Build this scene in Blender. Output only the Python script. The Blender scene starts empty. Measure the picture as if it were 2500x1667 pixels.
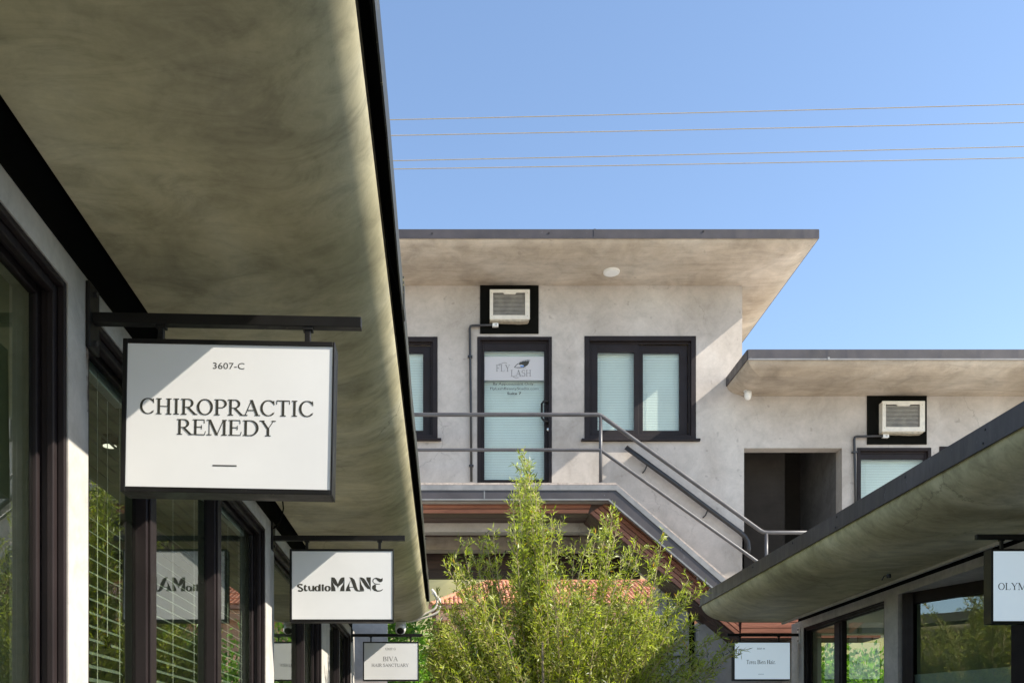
import bpy, math, random
import numpy as np
from mathutils import Vector, Matrix
from mathutils.geometry import tessellate_polygon

random.seed(7)
rng = np.random.default_rng(7)
SC = bpy.context.scene
COL = SC.collection
R = math.radians

# ------------------------------------------------------------------ camera, sky, sun, exposure
EYE = 1.55
F = 2313.0            # focal length in photo pixels (2500 px wide)
VX, VY = 1082.0, 1828.0

cam_d = bpy.data.cameras.new('camera')
cam = bpy.data.objects.new('camera', cam_d)
COL.objects.link(cam)
cam.location = (0, 0, EYE)
cam.rotation_euler = (R(90), 0, 0)
cam_d.sensor_width = 36.0
cam_d.lens = 36.0 * F / 2500.0
cam_d.shift_x = (1250.0 - VX) / 2500.0
cam_d.shift_y = (VY - 833.5) / 2500.0
cam_d.clip_start = 0.05
cam_d.clip_end = 2000
SC.camera = cam

SUN = Vector((1.0, -0.30, 0.83)).normalized()
elev = math.asin(SUN.z)
azim = math.atan2(SUN.x, SUN.y)

W = bpy.data.worlds.new("World")
SC.world = W
W.use_nodes = True
wn = W.node_tree.nodes
wl = W.node_tree.links
bg = wn.get('Background') or wn.new('ShaderNodeBackground')
out = wn.get('World Output') or wn.new('ShaderNodeOutputWorld')
sky = wn.new('ShaderNodeTexSky')
sky.sky_type = 'NISHITA'
sky.sun_disc = False
sky.sun_elevation = elev
sky.sun_rotation = azim
sky.altitude = 100
sky.air_density = 1.0
sky.dust_density = 0.45
sky.ozone_density = 1.4
bg.inputs[1].default_value = 0.15
wl.new(sky.outputs[0], bg.inputs[0])
wl.new(bg.outputs[0], out.inputs[0])

sd = bpy.data.lights.new('sun', 'SUN')
sd.energy = 5.0
sd.angle = R(0.5)
sd.color = (1.0, 0.93, 0.82)
so = bpy.data.objects.new('sun', sd)
so.rotation_euler = (-SUN).to_track_quat('-Z', 'Y').to_euler()
so.location = (30, -8, 30)
COL.objects.link(so)

SC.view_settings.view_transform = 'Standard'
SC.view_settings.look = 'None'
SC.view_settings.gamma = 1.0
SC.view_settings.use_curve_mapping = False
SC.view_settings.exposure = 0.92
SC.render.engine = 'CYCLES'
SC.cycles.use_denoising = True
SC.cycles.max_bounces = 10
SC.cycles.diffuse_bounces = 5
SC.cycles.transparent_max_bounces = 16
SC.cycles.glossy_bounces = 5
SC.cycles.sample_clamp_indirect = 6.0

# ------------------------------------------------------------------ coordinates
def P(x, y, Y):
    """point seen at photo pixel (x, y) of the 2500 px photograph, at distance Y"""
    return Vector(((x - VX) * Y / F, Y, EYE + (VY - y) * Y / F))
def PX(x, Y): return (x - VX) * Y / F
def PZ(y, Y): return EYE + (VY - y) * Y / F
D2S = 2500.0 / 2352.0

# ------------------------------------------------------------------ materials
def newmat(name):
    m = bpy.data.materials.new(name)
    m.use_nodes = True
    nt = m.node_tree
    b = nt.nodes.get('Principled BSDF')
    return m, nt, b
def N(nt, t, **kw):
    n = nt.nodes.new(t)
    for k, v in kw.items():
        if k in n.inputs: n.inputs[k].default_value = v
        else: setattr(n, k, v)
    return n
def ramp(nt, stops):
    r = nt.nodes.new('ShaderNodeValToRGB')
    e = r.color_ramp.elements
    while len(e) < len(stops): e.new(0.5)
    for i, (p, c) in enumerate(stops):
        e[i].position = p
        e[i].color = (c[0], c[1], c[2], 1) if not isinstance(c, (int, float)) else (c, c, c, 1)
    return r
def noise(nt, scale, detail=5, rough=0.55, dist=0.0, vec=None, stretch=None, rot=None):
    n = N(nt, 'ShaderNodeTexNoise')
    n.inputs['Scale'].default_value = scale
    n.inputs['Detail'].default_value = detail
    n.inputs['Roughness'].default_value = rough
    n.inputs['Distortion'].default_value = dist
    if vec is None:
        tc = N(nt, 'ShaderNodeTexCoord'); vec = tc.outputs['Object']
    if stretch or rot:
        mp = N(nt, 'ShaderNodeMapping')
        mp.inputs['Scale'].default_value = stretch or (1, 1, 1)
        mp.inputs['Rotation'].default_value = rot or (0, 0, 0)
        nt.links.new(vec, mp.inputs[0]); vec = mp.outputs[0]
    nt.links.new(vec, n.inputs['Vector'])
    return n
def mixc(nt, a, b, fac, mode='MIX'):
    m = nt.nodes.new('ShaderNodeMix'); m.data_type = 'RGBA'; m.blend_type = mode
    for sock, v in ((m.inputs[0], fac), (m.inputs[6], a), (m.inputs[7], b)):
        if hasattr(v, 'is_linked') or hasattr(v, 'links'): nt.links.new(v, sock)
        elif isinstance(v, (int, float)): sock.default_value = v
        else: sock.default_value = (v[0], v[1], v[2], 1)
    return m.outputs[2]
def bump(nt, h, b, strength=0.2, dist=0.01):
    bp = N(nt, 'ShaderNodeBump'); bp.inputs['Strength'].default_value = strength; bp.inputs['Distance'].default_value = dist
    nt.links.new(h, bp.inputs['Height']); nt.links.new(bp.outputs[0], b.inputs['Normal'])

def plaster(name, dark, mid, light, stretch=(1, 1, 1), rough=0.75, spots=0.25, streak=(0.5, 1.3, 1.3), swirl=0.8, contrast=1.0, spec=0.3, crack=0.0):
    """hand-trowelled cement plaster: broad clouds, swirling trowel marks, small pits"""
    m, nt, b = newmat(name)
    big = noise(nt, 0.75, 6, 0.6, 0.5, stretch=stretch)
    sw = noise(nt, 2.6, 8, 0.66, 0.9, stretch=stretch)
    st = noise(nt, 5.0, 6, 0.7, 1.1, stretch=streak)
    fine = noise(nt, 34, 5, 0.7, 0.3, stretch=stretch)
    r1 = ramp(nt, [(0.34, dark), (0.52, mid), (0.68, light)]); nt.links.new(big.outputs[0], r1.inputs[0])
    r2 = ramp(nt, [(0.32, 1 - 0.20 * contrast), (0.50, 0.98), (0.70, 1 + 0.12 * contrast)]); nt.links.new(sw.outputs[0], r2.inputs[0])
    r5 = ramp(nt, [(0.30, 1 - 0.20 * contrast), (0.48, 0.98), (0.74, 1 + 0.14 * contrast)]); nt.links.new(st.outputs[0], r5.inputs[0])
    r3 = ramp(nt, [(0.28, 0.92), (0.6, 1.03)]); nt.links.new(fine.outputs[0], r3.inputs[0])
    c = mixc(nt, r1.outputs[0], r2.outputs[0], 0.9, 'MULTIPLY')
    c = mixc(nt, c, r5.outputs[0], swirl, 'MULTIPLY')
    c = mixc(nt, c, r3.outputs[0], 0.7, 'MULTIPLY')
    pit = noise(nt, 9, 2, 0.4, 0.0, stretch=stretch)
    r4 = ramp(nt, [(0.235, 1.0), (0.29, 0.0)]); nt.links.new(pit.outputs[0], r4.inputs[0])
    mu = N(nt, 'ShaderNodeMath', operation='MULTIPLY'); mu.inputs[1].default_value = spots
    nt.links.new(r4.outputs[0], mu.inputs[0])
    c = mixc(nt, c, tuple(x * 0.35 for x in dark), mu.outputs[0])
    if crack:
        tc = N(nt, 'ShaderNodeTexCoord'); wob = noise(nt, 3.0, 6, 0.7)
        ad = N(nt, 'ShaderNodeVectorMath', operation='MULTIPLY_ADD'); ad.inputs[1].default_value = (0.35, 0.35, 0.35)
        nt.links.new(wob.outputs['Color'], ad.inputs[0]); nt.links.new(tc.outputs['Object'], ad.inputs[2])
        vo = N(nt, 'ShaderNodeTexVoronoi', feature='DISTANCE_TO_EDGE'); vo.inputs['Scale'].default_value = 0.55; nt.links.new(ad.outputs[0], vo.inputs['Vector'])
        rc = ramp(nt, [(0.0, 1.0), (0.0045, 0.0)]); nt.links.new(vo.outputs[0], rc.inputs[0])
        mk_ = noise(nt, 0.9, 2, 0.5); rm = ramp(nt, [(0.50, 0.0), (0.60, crack)]); nt.links.new(mk_.outputs[0], rm.inputs[0])
        mm = N(nt, 'ShaderNodeMath', operation='MULTIPLY'); nt.links.new(rc.outputs[0], mm.inputs[0]); nt.links.new(rm.outputs[0], mm.inputs[1])
        c = mixc(nt, c, tuple(x * 0.25 for x in dark), mm.outputs[0])
    nt.links.new(c, b.inputs['Base Color'])
    b.inputs['Roughness'].default_value = rough
    b.inputs['Specular IOR Level'].default_value = spec
    bump(nt, st.outputs[0], b, 0.18, 0.005)
    return m

def simple(name, col, rough=0.5, metal=0.0, var=0.15, scale=8, spec=0.5, bmp=0.0, stretch=None):
    m, nt, b = newmat(name)
    n = noise(nt, scale, 5, 0.6, 0.4, stretch=stretch)
    lo = tuple(max(0, c * (1 - var)) for c in col); hi = tuple(min(1, c * (1 + var)) for c in col)
    r = ramp(nt, [(0.3, lo), (0.7, hi)]); nt.links.new(n.outputs[0], r.inputs[0])
    nt.links.new(r.outputs[0], b.inputs['Base Color'])
    rr = ramp(nt, [(0.3, max(0, rough - 0.1)), (0.7, min(1, rough + 0.1))]); nt.links.new(n.outputs[0], rr.inputs[0])
    nt.links.new(rr.outputs[0], b.inputs['Roughness'])
    b.inputs['Metallic'].default_value = metal
    b.inputs['Specular IOR Level'].default_value = spec
    if bmp: bump(nt, n.outputs[0], b, bmp, 0.003)
    return m

def scratched(name, col, worn, rough=0.38, thr=0.68, stretch=(1, 1, 1), spec=0.4):
    """dark paint with scuffs and worn spots"""
    m, nt, b = newmat(name)
    n1 = noise(nt, 5, 6, 0.65, 0.6, stretch=stretch)
    n2 = noise(nt, 60, 4, 0.6, 0.2, stretch=stretch)
    n3 = noise(nt, 2.0, 4, 0.6, 0.3)
    r0 = ramp(nt, [(0.3, tuple(c * 0.75 for c in col)), (0.7, tuple(c * 1.3 for c in col))]); nt.links.new(n3.outputs[0], r0.inputs[0])
    mu = N(nt, 'ShaderNodeMath', operation='MULTIPLY'); nt.links.new(n1.outputs[0], mu.inputs[0]); nt.links.new(n2.outputs[0], mu.inputs[1])
    r1 = ramp(nt, [(thr * 0.5, 0.0), (thr * 0.5 + 0.09, 0.8)]); nt.links.new(mu.outputs[0], r1.inputs[0])
    c = mixc(nt, r0.outputs[0], worn, r1.outputs[0])
    nt.links.new(c, b.inputs['Base Color'])
    rr = ramp(nt, [(0.3, rough - 0.12), (0.7, rough + 0.15)]); nt.links.new(n1.outputs[0], rr.inputs[0])
    nt.links.new(rr.outputs[0], b.inputs['Roughness'])
    b.inputs['Specular IOR Level'].default_value = spec
    return m

def wood(name, dark, light, stretch=(1.2, 14, 14), rough=0.5):
    m, nt, b = newmat(name)
    oi = N(nt, 'ShaderNodeObjectInfo')
    tc = N(nt, 'ShaderNodeTexCoord')
    ad = N(nt, 'ShaderNodeVectorMath', operation='ADD'); nt.links.new(tc.outputs['Object'], ad.inputs[0])
    sc = N(nt, 'ShaderNodeVectorMath', operation='SCALE'); sc.inputs[0].default_value = (7, 3, 5); nt.links.new(oi.outputs['Random'], sc.inputs['Scale'])
    nt.links.new(sc.outputs[0], ad.inputs[1])
    n = noise(nt, 2.2, 7, 0.65, 1.2, vec=ad.outputs[0], stretch=stretch)
    r = ramp(nt, [(0.3, dark), (0.7, light)]); nt.links.new(n.outputs[0], r.inputs[0])
    r2 = ramp(nt, [(0.0, 0.78), (1.0, 1.12)]); nt.links.new(oi.outputs['Random'], r2.inputs[0])
    c = mixc(nt, r.outputs[0], r2.outputs[0], 1.0, 'MULTIPLY')
    nt.links.new(c, b.inputs['Base Color'])
    b.inputs['Roughness'].default_value = rough
    bump(nt, n.outputs[0], b, 0.15, 0.002)
    return m

def glass(name, tint, refl=1.0, ior=1.5):
    m, nt, b = newmat(name)
    nt.nodes.remove(b)
    o = nt.nodes.get('Material Output')
    t = N(nt, 'ShaderNodeBsdfTransparent'); t.inputs[0].default_value = (*tint, 1)
    g = N(nt, 'ShaderNodeBsdfGlossy'); g.inputs['Roughness'].default_value = 0.004
    g.inputs['Color'].default_value = (0.93 * refl, 0.97 * refl, 0.93 * refl, 1)
    nz = noise(nt, 1.3, 2, 0.5)
    bp = N(nt, 'ShaderNodeBump'); bp.inputs['Strength'].default_value = 0.03; bp.inputs['Distance'].default_value = 0.02
    nt.links.new(nz.outputs[0], bp.inputs['Height']); nt.links.new(bp.outputs[0], g.inputs['Normal'])
    f = N(nt, 'ShaderNodeFresnel'); f.inputs['IOR'].default_value = ior
    mx = N(nt, 'ShaderNodeMixShader')
    ge = N(nt, 'ShaderNodeNewGeometry'); iv = N(nt, 'ShaderNodeMath', operation='SUBTRACT'); iv.inputs[0].default_value = 1.0
    nt.links.new(ge.outputs['Backfacing'], iv.inputs[1])
    ml = N(nt, 'ShaderNodeMath', operation='MULTIPLY'); nt.links.new(f.outputs[0], ml.inputs[0]); nt.links.new(iv.outputs[0], ml.inputs[1])
    nt.links.new(ml.outputs[0], mx.inputs[0]); nt.links.new(t.outputs[0], mx.inputs[1]); nt.links.new(g.outputs[0], mx.inputs[2])
    nt.links.new(mx.outputs[0], o.inputs[0])
    return m

def leafmat(name, dark, light, under, odd=None, trans=0.35, oddp=0.985):
    m, nt, b = newmat(name)
    g = N(nt, 'ShaderNodeNewGeometry')
    r = ramp(nt, [(0.22, dark), (0.80, light), (1.0, tuple(min(1, c * 1.35) for c in light))]); nt.links.new(g.outputs['Random Per Island'], r.inputs[0])
    c = mixc(nt, r.outputs[0], under, g.outputs['Backfacing'])
    if odd:
        rr = ramp(nt, [(oddp, 0.0), (oddp + 0.002, 1.0)]); nt.links.new(g.outputs['Random Per Island'], rr.inputs[0])
        c = mixc(nt, c, odd, rr.outputs[0])
    nt.links.new(c, b.inputs['Base Color'])
    b.inputs['Roughness'].default_value = 0.42
    tr = N(nt, 'ShaderNodeBsdfTranslucent')
    tcol = mixc(nt, c, (1.5, 1.7, 0.55), 1.0, 'MULTIPLY'); nt.links.new(tcol, tr.inputs[0])
    mx = N(nt, 'ShaderNodeMixShader'); mx.inputs[0].default_value = trans
    o = nt.nodes.get('Material Output')
    nt.links.new(b.outputs[0], mx.inputs[1]); nt.links.new(tr.outputs[0], mx.inputs[2]); nt.links.new(mx.outputs[0], o.inputs[0])
    return m

M = {}
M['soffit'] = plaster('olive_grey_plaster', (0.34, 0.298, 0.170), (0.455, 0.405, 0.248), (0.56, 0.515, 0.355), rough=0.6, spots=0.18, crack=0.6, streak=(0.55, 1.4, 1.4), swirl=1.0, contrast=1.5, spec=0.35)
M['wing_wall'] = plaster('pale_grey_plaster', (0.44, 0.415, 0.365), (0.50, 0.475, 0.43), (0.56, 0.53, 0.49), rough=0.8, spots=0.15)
M['back_wall'] = plaster('warm_grey_plaster', (0.40, 0.355, 0.31), (0.485, 0.435, 0.39), (0.55, 0.505, 0.46), rough=0.8, spots=0.3, streak=(0.9, 1.0, 0.75), swirl=0.8, contrast=0.7, crack=0.4)
M['back_soffit'] = plaster('warm_grey_soffit_plaster', (0.34, 0.275, 0.205), (0.45, 0.375, 0.295), (0.54, 0.47, 0.39), rough=0.6, contrast=1.2, streak=(0.3, 1.6, 1.6))
M['corridor'] = plaster('corridor_shade_tone', (0.022, 0.017, 0.013), (0.030, 0.024, 0.019), (0.038, 0.031, 0.025), rough=0.85)  # near-black wall colour holds the corridor's shade
M['corridor_side'] = plaster('corridor_lit_side_tone', (0.13, 0.12, 0.11), (0.19, 0.175, 0.165), (0.24, 0.225, 0.21), rough=0.85)  # lighter copy for the side wall that catches light
M['black'] = scratched('black_metal', (0.010, 0.009, 0.008), (0.30, 0.25, 0.18), 0.4, 0.78, spec=0.3)
M['frame'] = scratched('bronze_black_frame', (0.018, 0.013, 0.013), (0.12, 0.09, 0.07), 0.5, 0.84, spec=0.22)
M['band'] = simple('black_paint', (0.006, 0.006, 0.005), 0.9, 0, 0.3, 4, 0.05)
M['fascia'] = scratched('dark_grey_flashing', (0.052, 0.045, 0.047), (0.30, 0.31, 0.35), 0.45, 0.77, (2.5, 2.5, 0.35))
M['fascia_old'] = scratched('weathered_drip_edge', (0.035, 0.036, 0.028), (0.42, 0.36, 0.18), 0.5, 0.70, (1, 2.5, 1))
M['galv'] = simple('galvanised_flashing', (0.21, 0.205, 0.20), 0.5, 0.1, 0.2, 6)
M['rust'] = simple('rusty_flashing_top', (0.40, 0.33, 0.28), 0.7, 0.1, 0.35, 18)
M['wood'] = wood('red_brown_boards', (0.23, 0.08, 0.045), (0.39, 0.155, 0.088))
M['wood_dark'] = wood('dark_shade_boards', (0.045, 0.022, 0.015), (0.10, 0.05, 0.035))  # dark panel wood; on the soffits its tone stands for shade
M['sign_face'] = simple('white_sign_face', (0.82, 0.81, 0.785), 0.5, 0, 0.025, 3, 0.4)
M['sign_glow'] = simple('glow_sign_face', (0.80, 0.80, 0.79), 0.5, 0, 0.02, 3, 0.4)
_b = M['sign_glow'].node_tree.nodes['Principled BSDF']; _b.inputs['Emission Color'].default_value = (0.70, 0.87, 1.0, 1); _b.inputs['Emission Strength'].default_value = 0.24  # weak cool glow added to brighten the two faces under the eave
M['letter'] = simple('dark_lettering', (0.035, 0.033, 0.024), 0.6, 0, 0.1, 20)
M['letter_grey'] = simple('grey_lettering', (0.22, 0.21, 0.20), 0.6, 0, 0.1, 20)
M['steel'] = simple('grey_painted_steel', (0.085, 0.08, 0.082), 0.4, 0.0, 0.18, 5)
M['steel_black'] = simple('black_painted_steel', (0.028, 0.027, 0.029), 0.4, 0.0, 0.25, 5)
M['ac'] = simple('ivory_painted_metal', (0.68, 0.63, 0.54), 0.5, 0, 0.08, 14)
M['ac_dirty'] = simple('dusty_ivory_metal', (0.42, 0.36, 0.27), 0.6, 0, 0.3, 22)
M['fin'] = simple('aluminium_fins', (0.33, 0.305, 0.26), 0.5, 0.3, 0.25, 10)
M['coil'] = simple('dark_coil', (0.13, 0.118, 0.10), 0.8, 0.0, 0.3, 12)
M['white'] = simple('white_plastic', (0.74, 0.72, 0.68), 0.4, 0, 0.05, 6)
M['brass'] = simple('satin_steel', (0.55, 0.52, 0.47), 0.3, 0.9, 0.1, 10)
M['blind'] = simple('white_blind', (0.78, 0.79, 0.77), 0.55, 0, 0.03, 4)
M['cord'] = simple('white_cord', (0.60, 0.58, 0.52), 0.7, 0, 0.1, 10)
M['cable'] = simple('pale_cable', (0.62, 0.56, 0.46), 0.6, 0, 0.1, 10)
M['wire'] = simple('tan_wire', (0.38, 0.30, 0.17), 0.6, 0, 0.1, 2)
M['glass_shop'] = glass('green_tinted_glass', (0.84, 0.885, 0.83), 1.0, 2.3)
M['glass_up'] = glass('teal_tinted_glass', (0.965, 1.0, 0.975), 0.9, 1.5)
M['film'] = simple('frosted_film', (0.42, 0.47, 0.45), 0.5, 0, 0.05, 2)
M['poster'] = simple('white_poster', (0.52, 0.50, 0.495), 0.7, 0, 0.02, 3)
M['iris'] = simple('blue_iris', (0.16, 0.30, 0.60), 0.6, 0, 0.3, 90)
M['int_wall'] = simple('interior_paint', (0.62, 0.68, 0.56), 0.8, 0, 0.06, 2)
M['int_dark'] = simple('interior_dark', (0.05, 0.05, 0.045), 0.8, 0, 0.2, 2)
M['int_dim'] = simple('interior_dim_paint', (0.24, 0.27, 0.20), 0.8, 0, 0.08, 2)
M['slat'] = simple('grey_slat', (0.15, 0.17, 0.145), 0.5, 0, 0.05, 5)
M['int_floor'] = simple('interior_floor', (0.22, 0.20, 0.17), 0.5, 0, 0.2, 3)
M['ceiling'] = simple('white_ceiling', (0.78, 0.78, 0.74), 0.8, 0, 0.04, 2)
M['concrete'] = plaster('courtyard_concrete', (0.40, 0.37, 0.32), (0.47, 0.44, 0.39), (0.54, 0.51, 0.46), rough=0.85)
M['ground'] = simple('dry_ground', (0.36, 0.32, 0.24), 0.95, 0, 0.3, 0.8)
M['hill'] = simple('dry_hillside', (0.30, 0.26, 0.10), 0.95, 0, 0.35, 0.05)
M['tile'] = wood('terracotta_tile', (0.44, 0.16, 0.075), (0.60, 0.28, 0.16), (6, 6, 6), 0.8)
M['stucco'] = simple('salmon_stucco', (0.55, 0.32, 0.22), 0.9, 0, 0.08, 3)
M['gutter'] = simple('brown_gutter', (0.20, 0.10, 0.07), 0.5, 0, 0.1, 3)
M['bark'] = simple('olive_bark', (0.27, 0.21, 0.14), 0.85, 0, 0.3, 30, 0.3, 0.5)
M['twig'] = simple('pale_twig', (0.38, 0.31, 0.16), 0.75, 0, 0.25, 20, 0.3)
M['leaf'] = leafmat('olive_leaf', (0.045, 0.075, 0.007), (0.43, 0.465, 0.05), (0.38, 0.41, 0.09), (0.60, 0.30, 0.03), 0.38, 0.991)
M['leaf_bright'] = leafmat('bright_shrub_leaf', (0.05, 0.12, 0.012), (0.16, 0.30, 0.03), (0.18, 0.30, 0.06), None, 0.4)
M['roofing'] = simple('pale_bounce_roof', (0.66, 0.64, 0.60), 0.85, 0, 0.12, 1.2)  # pale tone chosen so unseen roof tops bounce sun onto the facade
M['asphalt'] = simple('asphalt', (0.05, 0.05, 0.05), 0.9, 0, 0.25, 6)

# ------------------------------------------------------------------ mesh helpers
class MB:
    def __init__(self): self.v = []; self.f = []
    def add(self, vs, fs):
        o = len(self.v); self.v += [tuple(p) for p in vs]; self.f += [tuple(i + o for i in f) for f in fs]; return self
    def box(self, x0, x1, y0, y1, z0, z1, mat=None):
        x0, x1 = min(x0, x1), max(x0, x1); y0, y1 = min(y0, y1), max(y0, y1); z0, z1 = min(z0, z1), max(z0, z1)
        vs = [Vector(p) for p in ((x0, y0, z0), (x1, y0, z0), (x1, y1, z0), (x0, y1, z0), (x0, y0, z1), (x1, y0, z1), (x1, y1, z1), (x0, y1, z1))]
        if mat: vs = [mat @ v for v in vs]
        return self.add(vs, [(0, 3, 2, 1), (4, 5, 6, 7), (0, 1, 5, 4), (1, 2, 6, 5), (2, 3, 7, 6), (3, 0, 4, 7)])
    def prism(self, pts, axis, a0, a1):
        """extrude a 2D polygon; axis 'y': pts are (x, z); axis 'x': pts are (y, z); axis 'z': pts are (x, y)"""
        def mk(p, a):
            return (p[0], a, p[1]) if axis == 'y' else ((a, p[0], p[1]) if axis == 'x' else (p[0], p[1], a))
        n = len(pts)
        vs = [mk(p, a0) for p in pts] + [mk(p, a1) for p in pts]
        tri = tessellate_polygon([[Vector((p[0], p[1], 0)) for p in pts]])
        fs = [tuple(t) for t in tri] + [tuple(n + i for i in reversed(t)) for t in tri]
        fs += [(i, (i + 1) % n, n + (i + 1) % n, n + i) for i in range(n)]
        return self.add(vs, fs)
    def tube(self, pts, r, n=8, closed=False, cap=True):
        pts = [Vector(p) for p in pts]
        rs = r if isinstance(r, (list, tuple)) else [r] * len(pts)
        m = len(pts); vs = []; fs = []
        up = None
        for i, p in enumerate(pts):
            t = (pts[min(i + 1, m - 1)] - pts[max(i - 1, 0)]).normalized()
            if up is None: up = Vector((0, 0, 1)) if abs(t.z) < 0.9 else Vector((1, 0, 0))
            s = t.cross(up)
            if s.length < 1e-6: s = t.orthogonal()
            s.normalize(); up = s.cross(t).normalized()
            for k in range(n):
                a = 2 * math.pi * k / n
                vs.append(p + (s * math.cos(a) + up * math.sin(a)) * rs[i])
        for i in range(m - 1):
            for k in range(n):
                fs.append((i * n + k, i * n + (k + 1) % n, (i + 1) * n + (k + 1) % n, (i + 1) * n + k))
        if cap:
            fs.append(tuple(range(n - 1, -1, -1))); fs.append(tuple((m - 1) * n + k for k in range(n)))
        return self.add(vs, fs)
    def lathe(self, prof, c, n=20, mat=None):
        vs = []; fs = []
        for (r, z) in prof:
            for k in range(n):
                a = 2 * math.pi * k / n
                p = Vector((r * math.cos(a), r * math.sin(a), z))
                vs.append((mat @ p if mat else p) + Vector(c))
        for i in range(len(prof) - 1):
            for k in range(n):
                fs.append((i * n + k, i * n + (k + 1) % n, (i + 1) * n + (k + 1) % n, (i + 1) * n + k))
        fs.append(tuple(range(n - 1, -1, -1))); fs.append(tuple((len(prof) - 1) * n + k for k in range(n)))
        return self.add(vs, fs)
    def mesh(self, name, mat, smooth=False):
        me = bpy.data.meshes.new(name)
        me.from_pydata(self.v, [], self.f); me.update()
        if mat: me.materials.append(mat)
        if smooth: me.polygons.foreach_set('use_smooth', [True] * len(me.polygons))
        return me
    def build(self, name, mat, parent=None, bevel=0.0, smooth=False, label=None):
        o = bpy.data.objects.new(name, self.mesh(name, mat, smooth))
        COL.objects.link(o)
        if parent is not None: attach(o, parent)
        if bevel:
            b = o.modifiers.new('bevel', 'BEVEL'); b.width = bevel; b.segments = 2; b.limit_method = 'ANGLE'; b.angle_limit = R(40)
        if smooth == 'angle' or (smooth and bevel): pass
        if label: o['label'] = label
        return o

def base_of(o):
    p = Vector((0, 0, 0))
    while o is not None: p = p + o.location; o = o.parent
    return p
def attach(o, parent):
    o.parent = parent
    o.location = o.location - base_of(parent)
def thing(name, label, cat, loc=(0, 0, 0), group=None):
    o = bpy.data.objects.new(name, None); COL.objects.link(o)
    o.location = loc; o.empty_display_size = 0.2
    o['label'] = label; o['category'] = cat
    if group: o['group'] = group
    return o
def tag(o, label, cat, group=None):
    o['label'] = label; o['category'] = cat
    if group: o['group'] = group
    return o
def struct(o): o['kind'] = 'structure'; return o

def wall_holes(mb, us, zs, holes, face, back, mk):
    """a thick wall in the (u, z) plane with rectangular holes; mk(u, d, z) gives the 3D point at depth d"""
    U = sorted(set([us[0], us[1]] + [h[i] for h in holes for i in (0, 1)]))
    Z = sorted(set([zs[0], zs[1]] + [h[i] for h in holes for i in (2, 3)]))
    U = [u for u in U if us[0] <= u <= us[1]]; Z = [z for z in Z if zs[0] <= z <= zs[1]]
    def solid(i, j):
        if i < 0 or j < 0 or i >= len(U) - 1 or j >= len(Z) - 1: return False
        uc, zc = (U[i] + U[i + 1]) / 2, (Z[j] + Z[j + 1]) / 2
        return not any(h[0] < uc < h[1] and h[2] < zc < h[3] for h in holes)
    for i in range(len(U) - 1):
        for j in range(len(Z) - 1):
            if not solid(i, j): continue
            a, b, c, d = U[i], U[i + 1], Z[j], Z[j + 1]
            for dep in (face, back):
                mb.add([mk(a, dep, c), mk(b, dep, c), mk(b, dep, d), mk(a, dep, d)], [(0, 1, 2, 3)])
            for (di, dj, e) in ((-1, 0, ((a, c), (a, d))), (1, 0, ((b, c), (b, d))), (0, -1, ((a, c), (b, c))), (0, 1, ((a, d), (b, d)))):
                if not solid(i + di, j + dj):
                    (p, q) = e
                    mb.add([mk(p[0], face, p[1]), mk(q[0], face, q[1]), mk(q[0], back, q[1]), mk(p[0], back, p[1])], [(0, 1, 2, 3)])
    return mb

# ------------------------------------------------------------------ lettering
def poly_face(mb, pts, mk, d, th=0.0003):
    tri = tessellate_polygon([[Vector((p[0], p[1], 0)) for p in pts]])
    n = len(pts)
    vs = [mk(p[0], p[1], d + th) for p in pts] + [mk(p[0], p[1], d - 0.002) for p in pts]
    fs = [tuple(t) for t in tri] + [(i, (i + 1) % n, n + (i + 1) % n, n + i) for i in range(n)]
    mb.add(vs, fs)

def stroke(pts, thick, thin):
    """ribbon polygon along pts; wide where it runs upright, fine where it runs level"""
    L = []; Rr = []
    n = len(pts)
    for i, p in enumerate(pts):
        a = pts[max(i - 1, 0)]; b = pts[min(i + 1, n - 1)]
        dx, dy = b[0] - a[0], b[1] - a[1]
        l = math.hypot(dx, dy) or 1e-6
        dx /= l; dy /= l
        w = thin + (thick - thin) * abs(dy) ** 1.3
        L.append((p[0] - dy * w / 2, p[1] + dx * w / 2)); Rr.append((p[0] + dy * w / 2, p[1] - dx * w / 2))
    return L + Rr[::-1]
def arc(cx, cy, rx, ry, a0, a1, n=18):
    return [(cx + rx * math.cos(R(a0 + (a1 - a0) * i / n)), cy + ry * math.sin(R(a0 + (a1 - a0) * i / n))) for i in range(n + 1)]

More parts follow.
